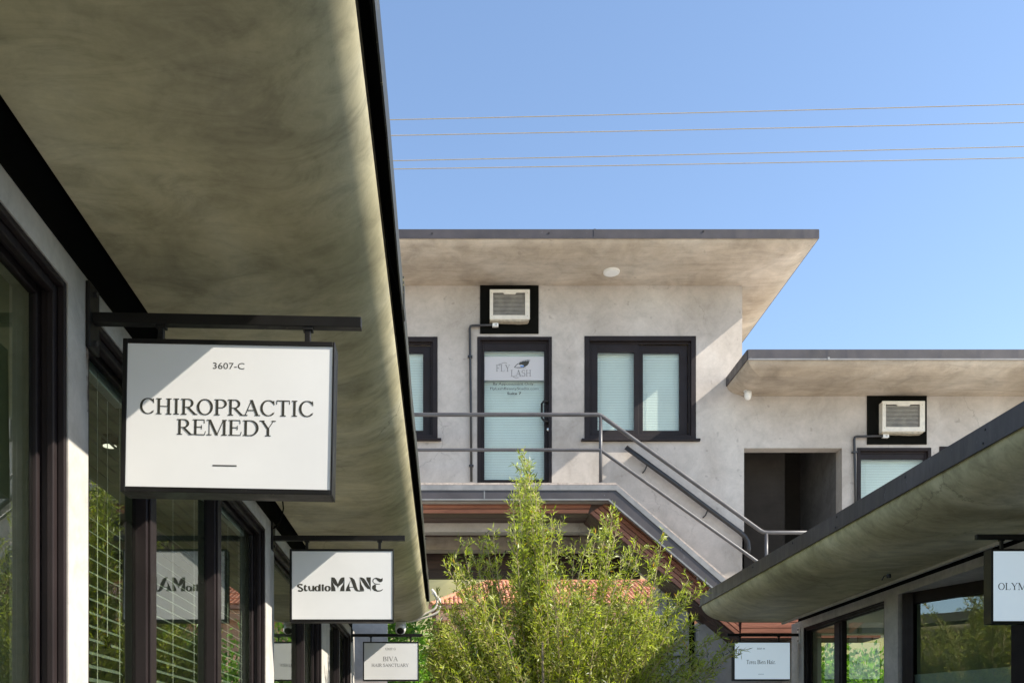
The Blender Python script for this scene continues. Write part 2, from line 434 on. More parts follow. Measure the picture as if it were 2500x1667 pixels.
def glyph(ch, T=0.14, t=0.045):
    """serif letter in a box of cap height 1: (advance width, list of polygons)"""
    o = []
    V = lambda x, y0=0.0, y1=1.0, w=T: o.append([(x - w / 2, y0), (x + w / 2, y0), (x + w / 2, y1), (x - w / 2, y1)])
    H = lambda x0, x1, y, w=t: o.append([(x0, y - w / 2), (x1, y - w / 2), (x1, y + w / 2), (x0, y + w / 2)])
    S = lambda x, y, w=0.34: H(x - w / 2, x + w / 2, y + (t / 2 if y < 0.5 else -t / 2))
    G = lambda x0, y0, x1, y1, w: o.append([(x0 - w / 2, y0), (x0 + w / 2, y0), (x1 + w / 2, y1), (x1 - w / 2, y1)])
    A = lambda *a, th=T, tn=t: o.append(stroke(arc(*a), th, tn))
    if ch == 'C':
        A(0.54, 0.5, 0.43, 0.48, 42, 318); o.append([(0.86, 0.98), (0.90, 0.98), (0.92, 0.70), (0.885, 0.70), (0.82, 0.84)]); o.append([(0.86, 0.16), (0.93, 0.22), (0.90, 0.25), (0.80, 0.13)]); w = 1.0
    elif ch == 'G':
        A(0.54, 0.5, 0.43, 0.48, 42, 300); V(0.86, 0.08, 0.46); S(0.86, 0.46, 0.3); o.append([(0.84, 0.98), (0.88, 0.98), (0.90, 0.70), (0.865, 0.70), (0.80, 0.84)]); w = 1.08
    elif ch == 'O': A(0.54, 0.5, 0.43, 0.48, 0, 360); w = 1.08
    elif ch == 'H':
        for x in (0.22, 0.84): V(x); S(x, 0); S(x, 1)
        H(0.22, 0.84, 0.5); w = 1.06
    elif ch == 'I': V(0.25); S(0.25, 0); S(0.25, 1); w = 0.50
    elif ch in 'RPBD':
        V(0.22); S(0.22, 0); S(0.22, 1)
        if ch == 'D':
            H(0.22, 0.5, 0.978); H(0.22, 0.5, 0.022); A(0.48, 0.5, 0.48, 0.478, -90, 90); w = 1.08
        elif ch == 'B':
            H(0.22, 0.5, 0.978); H(0.22, 0.5, 0.52); H(0.22, 0.5, 0.022)
            A(0.48, 0.75, 0.27, 0.23, -90, 90); A(0.48, 0.27, 0.35, 0.25, -90, 90); w = 0.94
        else:
            H(0.22, 0.48, 0.978); H(0.22, 0.48, 0.47); A(0.46, 0.725, 0.29, 0.253, -90, 90); w = 0.84
            if ch == 'R': G(0.94, 0, 0.46, 0.48, 0.18); S(0.94, 0, 0.26); w = 1.0
    elif ch == 'A':
        G(0.13, 0, 0.53, 1, 0.055); G(0.90, 0, 0.52, 1, 0.16); H(0.27, 0.76, 0.34); S(0.13, 0, 0.30); S(0.90, 0, 0.34); w = 1.04
    elif ch == 'V':
        G(0.53, 0, 0.15, 1, 0.16); G(0.53, 0, 0.90, 1, 0.055); S(0.15, 1, 0.34); S(0.90, 1, 0.28); w = 1.04
    elif ch == 'Y':
        G(0.55, 0.45, 0.17, 1, 0.16); G(0.55, 0.45, 0.90, 1, 0.055); V(0.55, 0, 0.48); S(0.55, 0); S(0.17, 1, 0.32); S(0.90, 1, 0.26); w = 1.06
    elif ch == 'T':
        V(0.46); S(0.46, 0); H(0.06, 0.86, 0.978); o.append([(0.05, 1), (0.09, 1), (0.08, 0.76), (0.04, 0.76)]); o.append([(0.83, 1), (0.87, 1), (0.88, 0.76), (0.84, 0.76)]); w = 0.92
    elif ch in 'EFL':
        V(0.22); S(0.22, 0); S(0.22, 1)
        if ch in 'EF':
            H(0.22, 0.78, 0.978); H(0.22, 0.62, 0.51); o.append([(0.75, 1), (0.79, 1), (0.81, 0.77), (0.775, 0.77)]); o.append([(0.60, 0.38), (0.635, 0.38), (0.635, 0.64), (0.60, 0.64)])
        if ch in 'EL':
            H(0.22, 0.80, 0.022); o.append([(0.78, 0), (0.82, 0), (0.88, 0.25), (0.845, 0.25)])
        w = 0.92
    elif ch == 'M':
        V(0.17, 0, 1, 0.05); V(1.13, 0, 1, T); G(0.66, 0, 0.20, 1, 0.16); G(0.66, 0, 1.08, 1, 0.05); S(0.17, 0, 0.3); S(1.13, 0); S(0.16, 1, 0.28); S(1.14, 1, 0.30); w = 1.34
    elif ch == 'N':
        V(0.17, 0, 1, 0.055); V(0.88, 0, 1, 0.055); G(0.86, 0, 0.19, 1, 0.16); S(0.17, 0, 0.28); S(0.15, 1, 0.26); S(0.88, 1, 0.28); w = 1.06
    elif ch == 'U':
        V(0.22, 0.32, 1); V(0.85, 0.32, 1, 0.055); A(0.535, 0.34, 0.315, 0.33, 180, 360); S(0.22, 1); S(0.85, 1, 0.28); w = 1.06
    elif ch == 'S':
        o.append(stroke(arc(0.40, 0.74, 0.25, 0.24, 35, 200) + arc(0.40, 0.50, 0.30, 0.06, 140, 40)[4:-4] + arc(0.42, 0.26, 0.27, 0.24, 20, -150), T, t)); w = 0.80
        o.append([(0.60, 0.98), (0.64, 0.98), (0.66, 0.74), (0.63, 0.74)]); o.append([(0.12, 0.02), (0.16, 0.02), (0.13, 0.27), (0.10, 0.27)])
    elif ch == 'e': A(0.32, 0.34, 0.24, 0.33, 20, 325, th=0.12); H(0.10, 0.56, 0.40); w = 0.64
    elif ch == 's':
        o.append(stroke(arc(0.26, 0.49, 0.16, 0.17, 35, 200) + arc(0.27, 0.18, 0.18, 0.17, 25, -150), 0.12, t)); w = 0.54
    elif ch == 'r': V(0.18, 0, 0.66, 0.12); S(0.18, 0, 0.3); A(0.36, 0.48, 0.16, 0.17, 130, 40, th=0.12); w = 0.50
    elif ch == 'i': V(0.18, 0, 0.66, 0.12); S(0.18, 0, 0.3); o.append(arc(0.18, 0.90, 0.075, 0.075, 0, 330, 10)); w = 0.38
    elif ch == 'n': V(0.17, 0, 0.66, 0.12); V(0.60, 0, 0.45, 0.12); A(0.40, 0.44, 0.20, 0.21, 150, 0, th=0.12); S(0.17, 0, 0.28); S(0.60, 0, 0.28); w = 0.76
    elif ch == 'a': V(0.48, 0.03, 0.5, 0.12); A(0.30, 0.48, 0.18, 0.19, 0, 160, th=0.12); A(0.28, 0.19, 0.18, 0.18, 60, 330, th=0.12); w = 0.64
    elif ch == '.': o.append(arc(0.14, 0.07, 0.075, 0.075, 0, 330, 10)); w = 0.30
    else: w = 0.38
    return w, o

def serif_line(mb, text, x0, x1, z0, z1, mk, d, T=0.14, t=0.045, track=0.0):
    """lay a serif line so that it fills x0..x1 with cap height z0..z1"""
    adv = []; tot = 0
    for c in text:
        w, ps = glyph(c, T, t); adv.append((tot, ps)); tot += w + track
    tot -= track
    sx = (x1 - x0) / tot; sz = z1 - z0
    k = 0
    for (a, ps) in adv:
        if isinstance(mb, tuple):
            if not ps: continue
            cur = MB()
        else: cur = mb
        for pl in ps:
            poly_face(cur, [(x0 + (a + p[0]) * sx, z0 + p[1] * sz) for p in pl], mk, d + k * 0.00006); k = (k + 1) % 8
        if isinstance(mb, tuple): cur.build('letter', mb[1], mb[0])
def sans_line(mb, text, x0, x1, z0, z1, mk, d, bold=0.0):
    cu = bpy.data.curves.new('text', 'FONT'); cu.body = text; cu.resolution_u = 3; cu.offset = bold
    ob = bpy.data.objects.new('text', cu); COL.objects.link(ob)
    bpy.context.view_layer.update()
    me = bpy.data.meshes.new_from_object(ob.evaluated_get(bpy.context.evaluated_depsgraph_get()))
    co = np.empty(len(me.vertices) * 3); me.vertices.foreach_get('co', co); co = co.reshape(-1, 3)
    lo, hi = co.min(0), co.max(0)
    # cap height reference: measure against z0..z1 using the full height
    vs = [mk(x0 + (p[0] - lo[0]) / (hi[0] - lo[0]) * (x1 - x0), z0 + (p[1] - lo[1]) / (hi[1] - lo[1]) * (z1 - z0), d) for p in co]
    mb.add(vs, [tuple(p.vertices) for p in me.polygons])
    bpy.data.objects.remove(ob); bpy.data.curves.remove(cu); bpy.data.meshes.remove(me)

# ==================================================================== GROUND
g = MB(); g.box(-300, 300, -60, 500, -0.3, -0.004)
struct(g.build('ground', M['ground']))
g = MB(); g.box(-1.47, 5.2, -12, 17.5, -0.2, 0.0)
struct(g.build('courtyard_pavement', M['concrete']))
hv = []; hf = []
nx, ny = 60, 12
for j in range(ny):
    for i in range(nx):
        x = -200 + 400 * i / (nx - 1); y = 95 + 140 * j / (ny - 1)
        h = 46 * math.sin(min(1, j / (ny - 1) * 1.0) * math.pi / 2) ** 0.8 * (0.85 + 0.15 * math.sin(x * 0.05) + 0.06 * math.sin(x * 0.21 + 1) + 0.04 * math.sin(x * .4 + y * .2)) - 0.2
        hv.append((x, y, h))
for j in range(ny - 1):
    for i in range(nx - 1):
        a = j * nx + i; hf.append((a, a + 1, a + nx + 1, a + nx))
g = MB(); g.add(hv, hf)
struct(g.build('hillside', M['hill'], smooth=True))

# ==================================================================== WING BUILDINGS
ZS_L, ZL_L, ZT_L = EYE + 1.765, EYE + 2.00, EYE + 2.14      # soffit, lip bottom, lip top (courtyard side, left)
XW_L, XL_L, YE = -1.27, -0.184, 13.2
shopL = thing('shop_building', 'low grey shop building with a deep curved eave above the chiropractic sign', 'building', (-3.5, 4, 0))
Y0 = -7.0

def eave_profile(xlip, inward, zs, zend, rx, rz, xin, n=14, start=0.0):
    """plaster soffit: quarter ellipse up to the lip, then level to xin"""
    pts = []
    for i in range(n + 1):
        a = start + (math.pi / 2 - start) * i / n
        pts.append((xlip + inward * rx * (math.cos(start) - math.cos(a)), zend - (zend - zs) * math.sin(a)))
    pts.append((xin, zs))
    return pts
# left soffit
pr = eave_profile(XL_L - 0.045, -1, ZS_L, ZS_L + 0.235, 0.38, 0.238, XW_L + 0.075, 44, 0.24)
ysteps = [Y0 + (YE - Y0) * i / 40 for i in range(41)]
s = MB()
for j in range(40):
    for i in range(len(pr) - 1):
        (xa, za), (xb, zb) = pr[i], pr[i + 1]
        s.add([(xa, ysteps[j], za), (xb, ysteps[j], zb), (xb, ysteps[j + 1], zb), (xa, ysteps[j + 1], za)], [(0, 1, 2, 3)])
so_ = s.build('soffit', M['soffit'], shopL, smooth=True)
s = MB(); s.prism(pr + [(XW_L + 0.075, ZS_L + 0.25)], 'y', YE - 0.02, YE)       # plaster end of the eave
s.build('eave_end', M['soffit'], shopL)
f = MB()
ny = 24
rr = random.Random(3)
off = [0.004 * rr.uniform(-1, 1) for _ in range(ny + 1)]
for j in range(ny):
    ya, yb = Y0 + (YE + 0.02 - Y0) * j / ny, Y0 + (YE + 0.02 - Y0) * (j + 1) / ny
    a, b = XL_L + off[j], XL_L + off[j + 1]
    f.add([(a, ya, ZL_L), (b, yb, ZL_L + off[j + 1]), (b, yb, ZT_L), (a, ya, ZT_L), (a - .006, ya, ZL_L), (b - .006, yb, ZL_L + off[j + 1]), (b - .006, yb, ZT_L), (a - .006, ya, ZT_L)],
          [(0, 1, 2, 3), (4, 7, 6, 5), (0, 4, 5, 1), (3, 2, 6, 7)])
f.build('drip_edge', M['fascia_old'], shopL)
f = MB(); f.box(XL_L - 0.05, XL_L - 0.008, Y0, YE, ZL_L + 0.055, ZL_L + 0.09); f.build('eave_nailer', M['band'], shopL)  # nailer coloured black to stand for the drip edge's shadow
f = MB(); f.box(-6.2, XL_L - 0.008, Y0, YE, ZT_L - 0.045, ZT_L - 0.005); f.build('roof', M['roofing'], shopL)
for yj in (4.3, 8.3, 2.1, 11.2):
    f = MB(); f.box(XL_L - 0.002, XL_L + 0.006, yj, yj + 0.12, ZL_L - 0.006, ZT_L + 0.004); f.build('joint_cover', M['fascia_old'], shopL)
for yj in (2.53, 6.3, 9.5):
    f = MB(); f.tube([(XL_L, yj, ZT_L - 0.03), (XL_L + 0.016, yj, ZT_L - 0.03)], 0.007, 6); f.build('screw', M['steel_black'], shopL)

# left wall with openings (u = Y)
winsL = [(-5.5, -0.6), (-0.35, 3.21), (3.39, 6.78), (7.11, 9.92), (10.60, 13.05)]
ZW0, ZW1 = 0.10, EYE + 1.575
w = MB()
wall_holes(w, (Y0, YE + 0.35), (0.0, EYE + 1.676), [(a, b, ZW0, ZW1) for a, b in winsL], XW_L, XW_L - 0.2, lambda u, d, z: (d, u, z))
w.build('wall', M['wing_wall'], shopL)
w = MB(); w.box(XW_L - 0.2, XW_L + 0.004, Y0, YE, EYE + 1.677, ZS_L + 0.24); w.box(XW_L + 0.0045, XW_L + 0.15, Y0, YE - 0.025, ZS_L + 0.10, ZS_L + 0.24); w.build('black_band', M['band'], shopL)

def x_window(bld, sgn, xw, y0, y1, z0, z1, posts, dep=0.105, glassm='glass_shop'):
    """recessed shop window in a wall facing the courtyard; sgn = direction into the building along X"""
    fr = MB()
    steps = [(0.004, 0.03, 0.022), (0.03, 0.055, 0.05), (0.055, 0.08, 0.034), (0.08, 0.11, 0.062)]
    for (a, b, t) in steps:
        xa, xb = xw + sgn * a, xw + sgn * (b - 0.001)
        fr.box(xa, xb, y1 - t, y1 - 0.001, z0 + 0.001, z1 - 0.001)
        fr.box(xa, xb, y0 + 0.001, y0 + t, z0 + 0.001, z1 - 0.001)
        fr.box(xa, xb, y0 + t, y1 - t, z1 - t, z1 - 0.001)
        fr.box(xa, xb, y0 + t, y1 - t, z0 + 0.001, z0 + t)
    w_ = fr.build('window', M['frame'], bld, bevel=0.004)
    xg = xw + sgn * (dep - 0.012)
    cuts = [y0 + 0.063] + [q for (p, pw) in posts for q in (p - pw / 2, p + pw / 2)] + [y1 - 0.063]
    for (p, pw) in posts:
        m_ = MB(); m_.box(xw + sgn * 0.046, xw + sgn * 0.11, p - pw / 2, p + pw / 2, z0 + 0.063, z1 - 0.063)
        m_.box(xw + sgn * 0.034, xw + sgn * 0.045, p - pw * 0.3, p + pw * 0.3, z0 + 0.08, z1 - 0.08)
        m_.build('mullion', M['frame'], w_, bevel=0.003)
    for i in range(0, len(cuts), 2):
        p_ = MB(); p_.box(xg, xg + sgn * 0.006, cuts[i] + 0.001, cuts[i + 1] - 0.001, z0 + 0.063, z1 - 0.063)
        p_.build('glass', M[glassm], w_)
    return w_
x_window(shopL, -1, XW_L, *winsL[0], ZW0, ZW1, [(-3.0, 0.12)])
x_window(shopL, -1, XW_L, *winsL[1], ZW0, ZW1, [(1.45, 0.12)])
x_window(shopL, -1, XW_L, *winsL[2], ZW0, ZW1, [(4.27, 0.14), (5.53, 0.14)])
x_window(shopL, -1, XW_L, *winsL[3], ZW0, ZW1, [(8.9, 0.10)])
x_window(shopL, -1, XW_L, *winsL[4], ZW0, ZW1, [(11.9, 0.10)])
# interior of the left shops
i_ = MB(); i_.box(-6.2, -1.47, Y0, YE + 0.35, -0.1, 0.02); i_.build('interior_floor', M['int_floor'], shopL)
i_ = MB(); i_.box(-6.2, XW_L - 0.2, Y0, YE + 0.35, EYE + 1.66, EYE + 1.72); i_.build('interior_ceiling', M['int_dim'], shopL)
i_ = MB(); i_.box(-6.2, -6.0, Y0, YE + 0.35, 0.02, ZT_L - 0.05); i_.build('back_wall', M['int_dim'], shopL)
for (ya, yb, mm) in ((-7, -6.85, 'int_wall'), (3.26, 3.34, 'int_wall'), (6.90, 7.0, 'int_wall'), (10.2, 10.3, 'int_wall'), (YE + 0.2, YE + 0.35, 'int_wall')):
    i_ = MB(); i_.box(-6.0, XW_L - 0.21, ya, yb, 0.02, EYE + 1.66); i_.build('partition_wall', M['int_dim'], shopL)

# right wing ---------------------------------------------------------------
XW_R, XL_R = 5.0, 3.57
ZS_R, ZL_R, ZT_R, YR = EYE + 1.76, EYE + 1.985, EYE + 2.14, 13.15
shopR = thing('shop_building', 'low grey shop building whose long slanting eave ends below the outside staircase', 'building', (7.5, 4, 0))
pr = eave_profile(XL_R + 0.012, 1, ZS_R, ZL_R + 0.02, 0.46, 0.24, 4.72, 40)
pr.append((4.72, ZS_R + 0.035)); 
s = MB()
ysteps = [Y0 + (YR - Y0) * i / 40 for i in range(41)]
for j in range(40):
    for i in range(len(pr) - 1):
        (xa, za), (xb, zb) = pr[i], pr[i + 1]
        s.add([(xa, ysteps[j], za), (xb, ysteps[j], zb), (xb, ysteps[j + 1], zb), (xa, ysteps[j + 1], za)], [(0, 3, 2, 1)])
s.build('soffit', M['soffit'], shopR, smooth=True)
s = MB(); s.box(4.69, 4.72, Y0, YR - 0.01, ZS_R - 0.03, ZS_R - 0.002); s.build('lit_edge_strip', M['wing_wall'], shopR)  # paler strip paints the soffit's inner edge as lit
s = MB(); s.prism(pr[:-1] + [(4.72, ZS_R + 0.3), (XL_R + 0.012, ZS_R + 0.3)], 'y', YR - 0.02, YR); s.build('eave_end', M['soffit'], shopR)
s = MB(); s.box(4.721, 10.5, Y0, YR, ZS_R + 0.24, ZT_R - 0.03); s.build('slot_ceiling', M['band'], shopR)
s = MB(); s.box(XL_R + 0.012, 10.5, Y0, YR, ZT_R - 0.028, ZT_R - 0.008); s.build('roof', M['roofing'], shopR)
f = MB()
f.box(XL_R, XL_R + 0.008, Y0, YR + 0.02, ZL_R, ZT_R); f.box(XL_R - 0.012, XL_R - 0.0005, Y0, YR + 0.02, ZL_R - 0.004, ZL_R + 0.010)
f.build('fascia', M['fascia'], shopR)
f = MB(); f.box(XL_R + 0.009, XL_R + 0.4, YR + 0.004, YR + 0.012, ZL_R + 0.01, ZT_R); f.build('fascia_return', M['fascia'], shopR)
for (sx, sy) in ((2405, 1048), (2400, 1082), (2210, 1164), (2043, 1261), (2040, 1287), (1935, 1325), (1838, 1384), (1710, 1457)):
    # screw heads driven into the fascia face X = XL_R
    Yv = XL_R * F / (sx - VX); zv = PZ(sy, Yv)
    zv = min(max(zv, ZL_R + 0.03), ZT_R - 0.03)
    f = MB(); f.tube([(XL_R - 0.006, Yv, zv), (XL_R, Yv, zv)], 0.009, 8); f.build('screw', M['steel_black'], shopR)
ZR1 = EYE + 1.685
w = MB()
wall_holes(w, (Y0, YR + 0.45), (0.0, EYE + 1.79), [(10.74, 13.15, 0.1, ZR1), (7.45, 10.42, 0.0, ZR1 + 0.015), (-5, 6.4, 0.1, ZR1)], XW_R, XW_R + 0.2, lambda u, d, z: (d, u, z))
w.build('wall', M['wing_wall'], shopR)
w = MB(); w.box(XW_R + 0.001, XW_R + 0.2, Y0, YR + 0.2, EYE + 1.791, ZS_R + 0.24); w.build('black_band', M['band'], shopR)
x_window(shopR, 1, XW_R, 10.74, 13.15, 0.1, ZR1, [(12.11, 0.24)])
x_window(shopR, 1, XW_R, -5, 6.4, 0.1, ZR1, [(1.0, 0.12), (3.8, 0.12)])
# splayed entrance bay
w = MB(); w.box(XW_R + 0.2, 6.2, 7.3, 10.6, ZR1 + 0.02, ZR1 + 0.09); w.build('entry_ceiling', M['wing_wall'], shopR)
p0, p1 = Vector((5.10, 10.30, 0)), Vector((5.60, 9.25, 0))
d = (p1 - p0); L = d.length; ang = math.atan2(d.y, d.x)
mt = Matrix.Translation(p0) @ Matrix.Rotation(ang, 4, 'Z')
fr = MB()
zt = ZR1 + 0.018
fr.box(-0.09, 0.02, -0.05, 0.05, 0, zt, mt); fr.box(L - 0.02, L + 0.14, -0.06, 0.06, 0, zt, mt)
fr.box(0.02, L - 0.02, -0.04, 0.04, zt - 0.13, zt, mt); fr.box(0.02, L - 0.02, -0.04, 0.04, 0, 0.15, mt)
fr.box(-0.02, 0.06, -0.065, -0.051, 0, zt - 0.02, mt); 
ew = fr.build('window', M['frame'], shopR, bevel=0.004)
fr = MB(); fr.box(0.02, L - 0.02, -0.004, 0.004, 0.15, zt - 0.13, mt); fr.build('glass', M['glass_shop'], ew)
fr = MB(); fr.box(0.025, L - 0.025, 0.006, 0.010, 0.15, EYE + 0.81, mt); fr.build('frosted_film', M['film'], ew)
fr = MB(); fr.box(5.62, 5.72, 7.45, 9.2, 0, zt); fr.build('entry_door', M['frame'], shopR)
i_ = MB(); i_.box(5.2, 10.5, Y0, YR + 0.45, -0.1, 0.02); i_.build('interior_floor', M['int_floor'], shopR)
i_ = MB(); i_.box(6.2, 10.5, Y0, YR + 0.45, ZR1 + 0.03, ZR1 + 0.09); i_.build('interior_ceiling', M['ceiling'], shopR)
i_ = MB(); i_.box(5.2, 6.2, 10.6, YR + 0.45, ZR1 + 0.03, ZR1 + 0.09); i_.box(5.2, 6.2, Y0, 7.3, ZR1 + 0.03, ZR1 + 0.09); i_.build('interior_ceiling', M['ceiling'], shopR)
i_ = MB(); i_.box(10.3, 10.5, Y0, YR + 0.45, 0.02, ZT_R - 0.05); i_.build('back_wall', M['int_wall'], shopR)
i_ = MB(); i_.box(5.21, 10.3, 10.58, 10.66, 0.02, ZR1 + 0.02); i_.build('partition_wall', M['int_wall'], shopR)
i_ = MB(); i_.box(5.74, 10.3, 7.2, 7.3, 0.02, ZR1 + 0.02); i_.build('partition_wall', M['int_wall'], shopR)
w = MB()
wall_holes(w, (5.201, 10.3), (0.02, ZR1 + 0.03), [(5.35, 7.6, 0.15, ZR1 - 0.05)], YR + 0.25, YR + 0.45, lambda u, d_, z: (u, d_, z))
w.build('end_wall', M['int_wall'], shopR)

# ==================================================================== TWO STOREY BUILDING BEHIND
YF = 14.4
KF = F / YF
fx = lambda s: (s - VX) / KF
fz = lambda s: EYE + (VY - s) / KF
back = thing('two_storey_building', 'two storey grey plaster building with flat roof slabs and upper doors', 'building', (3, 17, 0))
XC = 4.545                                     # corner of the upper block
ZSU = EYE + 7.036                              # its soffit
ZSL = EYE + 5.36                               # soffit of the lower block
z4x = lambda z: 950 + z / 2.24
z4y = lambda z: 500 + z / 2.24
z6x = lambda z: 1650 + z / 2.613
z6y = lambda z: 800 + z / 2.613
door1 = (fx(z4x(482)), fx(z4x(890)), EYE + 3.80, fz(z4y(722)))
winR = (fx(z4x(1068)), fx(z4x(1678)), fz(z4y(1287)), fz(z4y(718)))
wl_ = winR[1] - winR[0]
winL = (fx(z4x(265)) - wl_, fx(z4x(265)), fz(z4y(1285)), fz(z4y(722)))
door2 = (fx(z6x(1155)), fx(z6x(1628)), EYE + 2.10, fz(z6y(765)))
winL2 = (fx(z6x(1680)), fx(z6x(1680)) + 1.5, fz(z6y(765)) - 1.2, fz(z6y(765)) + 0.02)
opening = (fx(z6x(435)), fx(z6x(1060)), EYE + 2.10, fz(z6y(767)))
w = MB()
mkF = lambda u, d_, z: (u, d_, z)
wall_holes(w, (-4.5, XC), (EYE + 3.30, ZSU), [door1, winR, winL, (opening[0], opening[1], 0, opening[3])], YF, YF + 0.22, mkF)
wall_holes(w, (XC, 14.0), (EYE + 1.9, ZSL), [door2, opening, winL2], YF, YF + 0.22, mkF)
w.add([(XC, YF, ZSL), (XC, YF, ZSU), (XC, YF + 3.0, ZSU), (XC, YF + 3.0, ZSL)], [(0, 1, 2, 3)])
# wall under the corner block beside the stairs
_st = lambda x: PZ(1254, 13.8) + (x - PX(1440, 13.8)) * (PZ(1557, 13.8) - PZ(1254, 13.8)) / (PX(1806, 13.8) - PX(1440, 13.8))
_xa = PX(1440, 13.8) + (EYE + 3.30 - PZ(1254, 13.8)) * (PX(1806, 13.8) - PX(1440, 13.8)) / (PZ(1557, 13.8) - PZ(1254, 13.8))
w.prism([(_xa + .02, EYE + 3.299), (opening[0], EYE + 3.299), (opening[0], _st(opening[0]) + .01)], 'y', YF, YF + 0.22)

w.build('wall', M['back_wall'], back)
w = MB(); w.box(-4.5, XC, 17.2, 17.4, EYE + 3.4, ZSU); w.box(-4.5, -4.3, YF + .22, 17.2, EYE + 3.4, ZSU); w.box(XC + 0.01, 14, 16.2, 16.4, EYE + 2.0, ZSL); w.build('rear_wall', M['back_wall'], back)

def corner_eave(name_prefix, xl, corner_x, sgn, y_lip, z_s, z_lip, z_top, xfar, yback, rx, rz, wall_in, peak=None):
    """roof slab edge running along X with a return along Y at corner_x; sgn=+1 if the roof lies to -X of the corner"""
    prof = []
    n = 12
    for i in range(n + 1):
        a = math.pi / 2 * i / n
        prof.append((rx * (1 - math.cos(a)), z_lip + 0.01 - (z_lip + 0.01 - z_s) * math.sin(a)))
    prof.append((wall_in, z_s))
    s = MB()
    for i in range(len(prof) - 1):
        (ia, za), (ib, zb) = prof[i], prof[i + 1]
        A = [(xfar, y_lip + ia, za), (corner_x - sgn * ia, y_lip + ia, za), (corner_x - sgn * ia, yback, za)]
        B = [(xfar, y_lip + ib, zb), (corner_x - sgn * ib, y_lip + ib, zb), (corner_x - sgn * ib, yback, zb)]
        for k in range(2):
            s.add([A[k], A[k + 1], B[k + 1], B[k]], [(0, 1, 2, 3)])
    s.build('soffit', M['back_soffit'], back, smooth=False)
    fx_ = MB()
    xs = sorted([xfar, corner_x])
    t = 0.012
    seg = [xs[0]] + ([peak[0]] if peak else []) + [xs[1]]
    up = lambda x: z_top + (0 if not peak else 0)
    for a, b in zip(seg[:-1], seg[1:]):
        za = z_top + (peak[1] if peak and a == peak[0] else 0); zb = z_top + (peak[1] if peak and b == peak[0] else 0)
        la = z_lip + (peak[1] if peak and a == peak[0] else 0); lb = z_lip + (peak[1] if peak and b == peak[0] else 0)
        fx_.add([(a, y_lip - t, la), (b, y_lip - t, lb), (b, y_lip - t, zb), (a, y_lip - t, za), (a, y_lip, la), (b, y_lip, lb), (b, y_lip, zb), (a, y_lip, za)],
                [(0, 1, 2, 3), (4, 7, 6, 5), (0, 4, 5, 1), (3, 2, 6, 7), (0, 3, 7, 4), (1, 5, 6, 2)])
    cx = corner_x + sgn * 0.006
    fx_.box(cx - 0.006, cx + 0.006, y_lip + 0.001, yback, z_lip, z_top)
    fx_.build('fascia', M['fascia'], back)
    e = MB(); e.box(xs[0], xs[1], y_lip - t - 0.010, y_lip - t - 0.001, z_lip - 0.012, z_lip + 0.008); e.build('drip_flashing', M['galv'] if sgn < 0 else M['fascia'], back)
    rf = MB(); rf.box(min(xfar, corner_x - sgn * .01), max(xfar, corner_x - sgn * .01), y_lip + 0.005, yback, z_top - 0.05, z_top - 0.012); rf.build('roof', M['roofing'], back)

YLU = 13.28
corner_eave('upper', None, 5.26, 1, YLU, ZSU, EYE + 7.155, EYE + 7.275, -4.8, 18.2, 0.42, 0.13, 1.9, peak=None)
YLL = 13.40
corner_eave('lower', None, 4.31, -1, YLL, ZSL, EYE + 5.505, EYE + 5.645, 14.2, YF - 0.002, 0.34, 0.15, 1.2)
rf = MB(); rf.box(XC + 0.012, 14.2, YF, 16.7, EYE + 5.53, EYE + 5.62); rf.build('roof', M['roofing'], back)
for (sx, sy) in ((1055, 570), (1717, 565), (1340, 569)):
    f = MB(); f.tube([P(sx, sy, YLU - 0.012), P(sx, sy, YLU - 0.02)], 0.012, 8); f.build('screw', M['steel_black'], back)
f = MB(); f.box(PX(1449, YLU), PX(1454, YLU), YLU - 0.0165, YLU - 0.0125, EYE + 7.15, EYE + 7.278); f.build('fascia_joint', M['fascia'], back)
f = MB(); f.box(PX(2019, YLL), PX(2024, YLL), YLL - 0.027, YLL - 0.0235, EYE + 5.49, EYE + 5.53); f.build('flashing_joint', M['galv'], back)

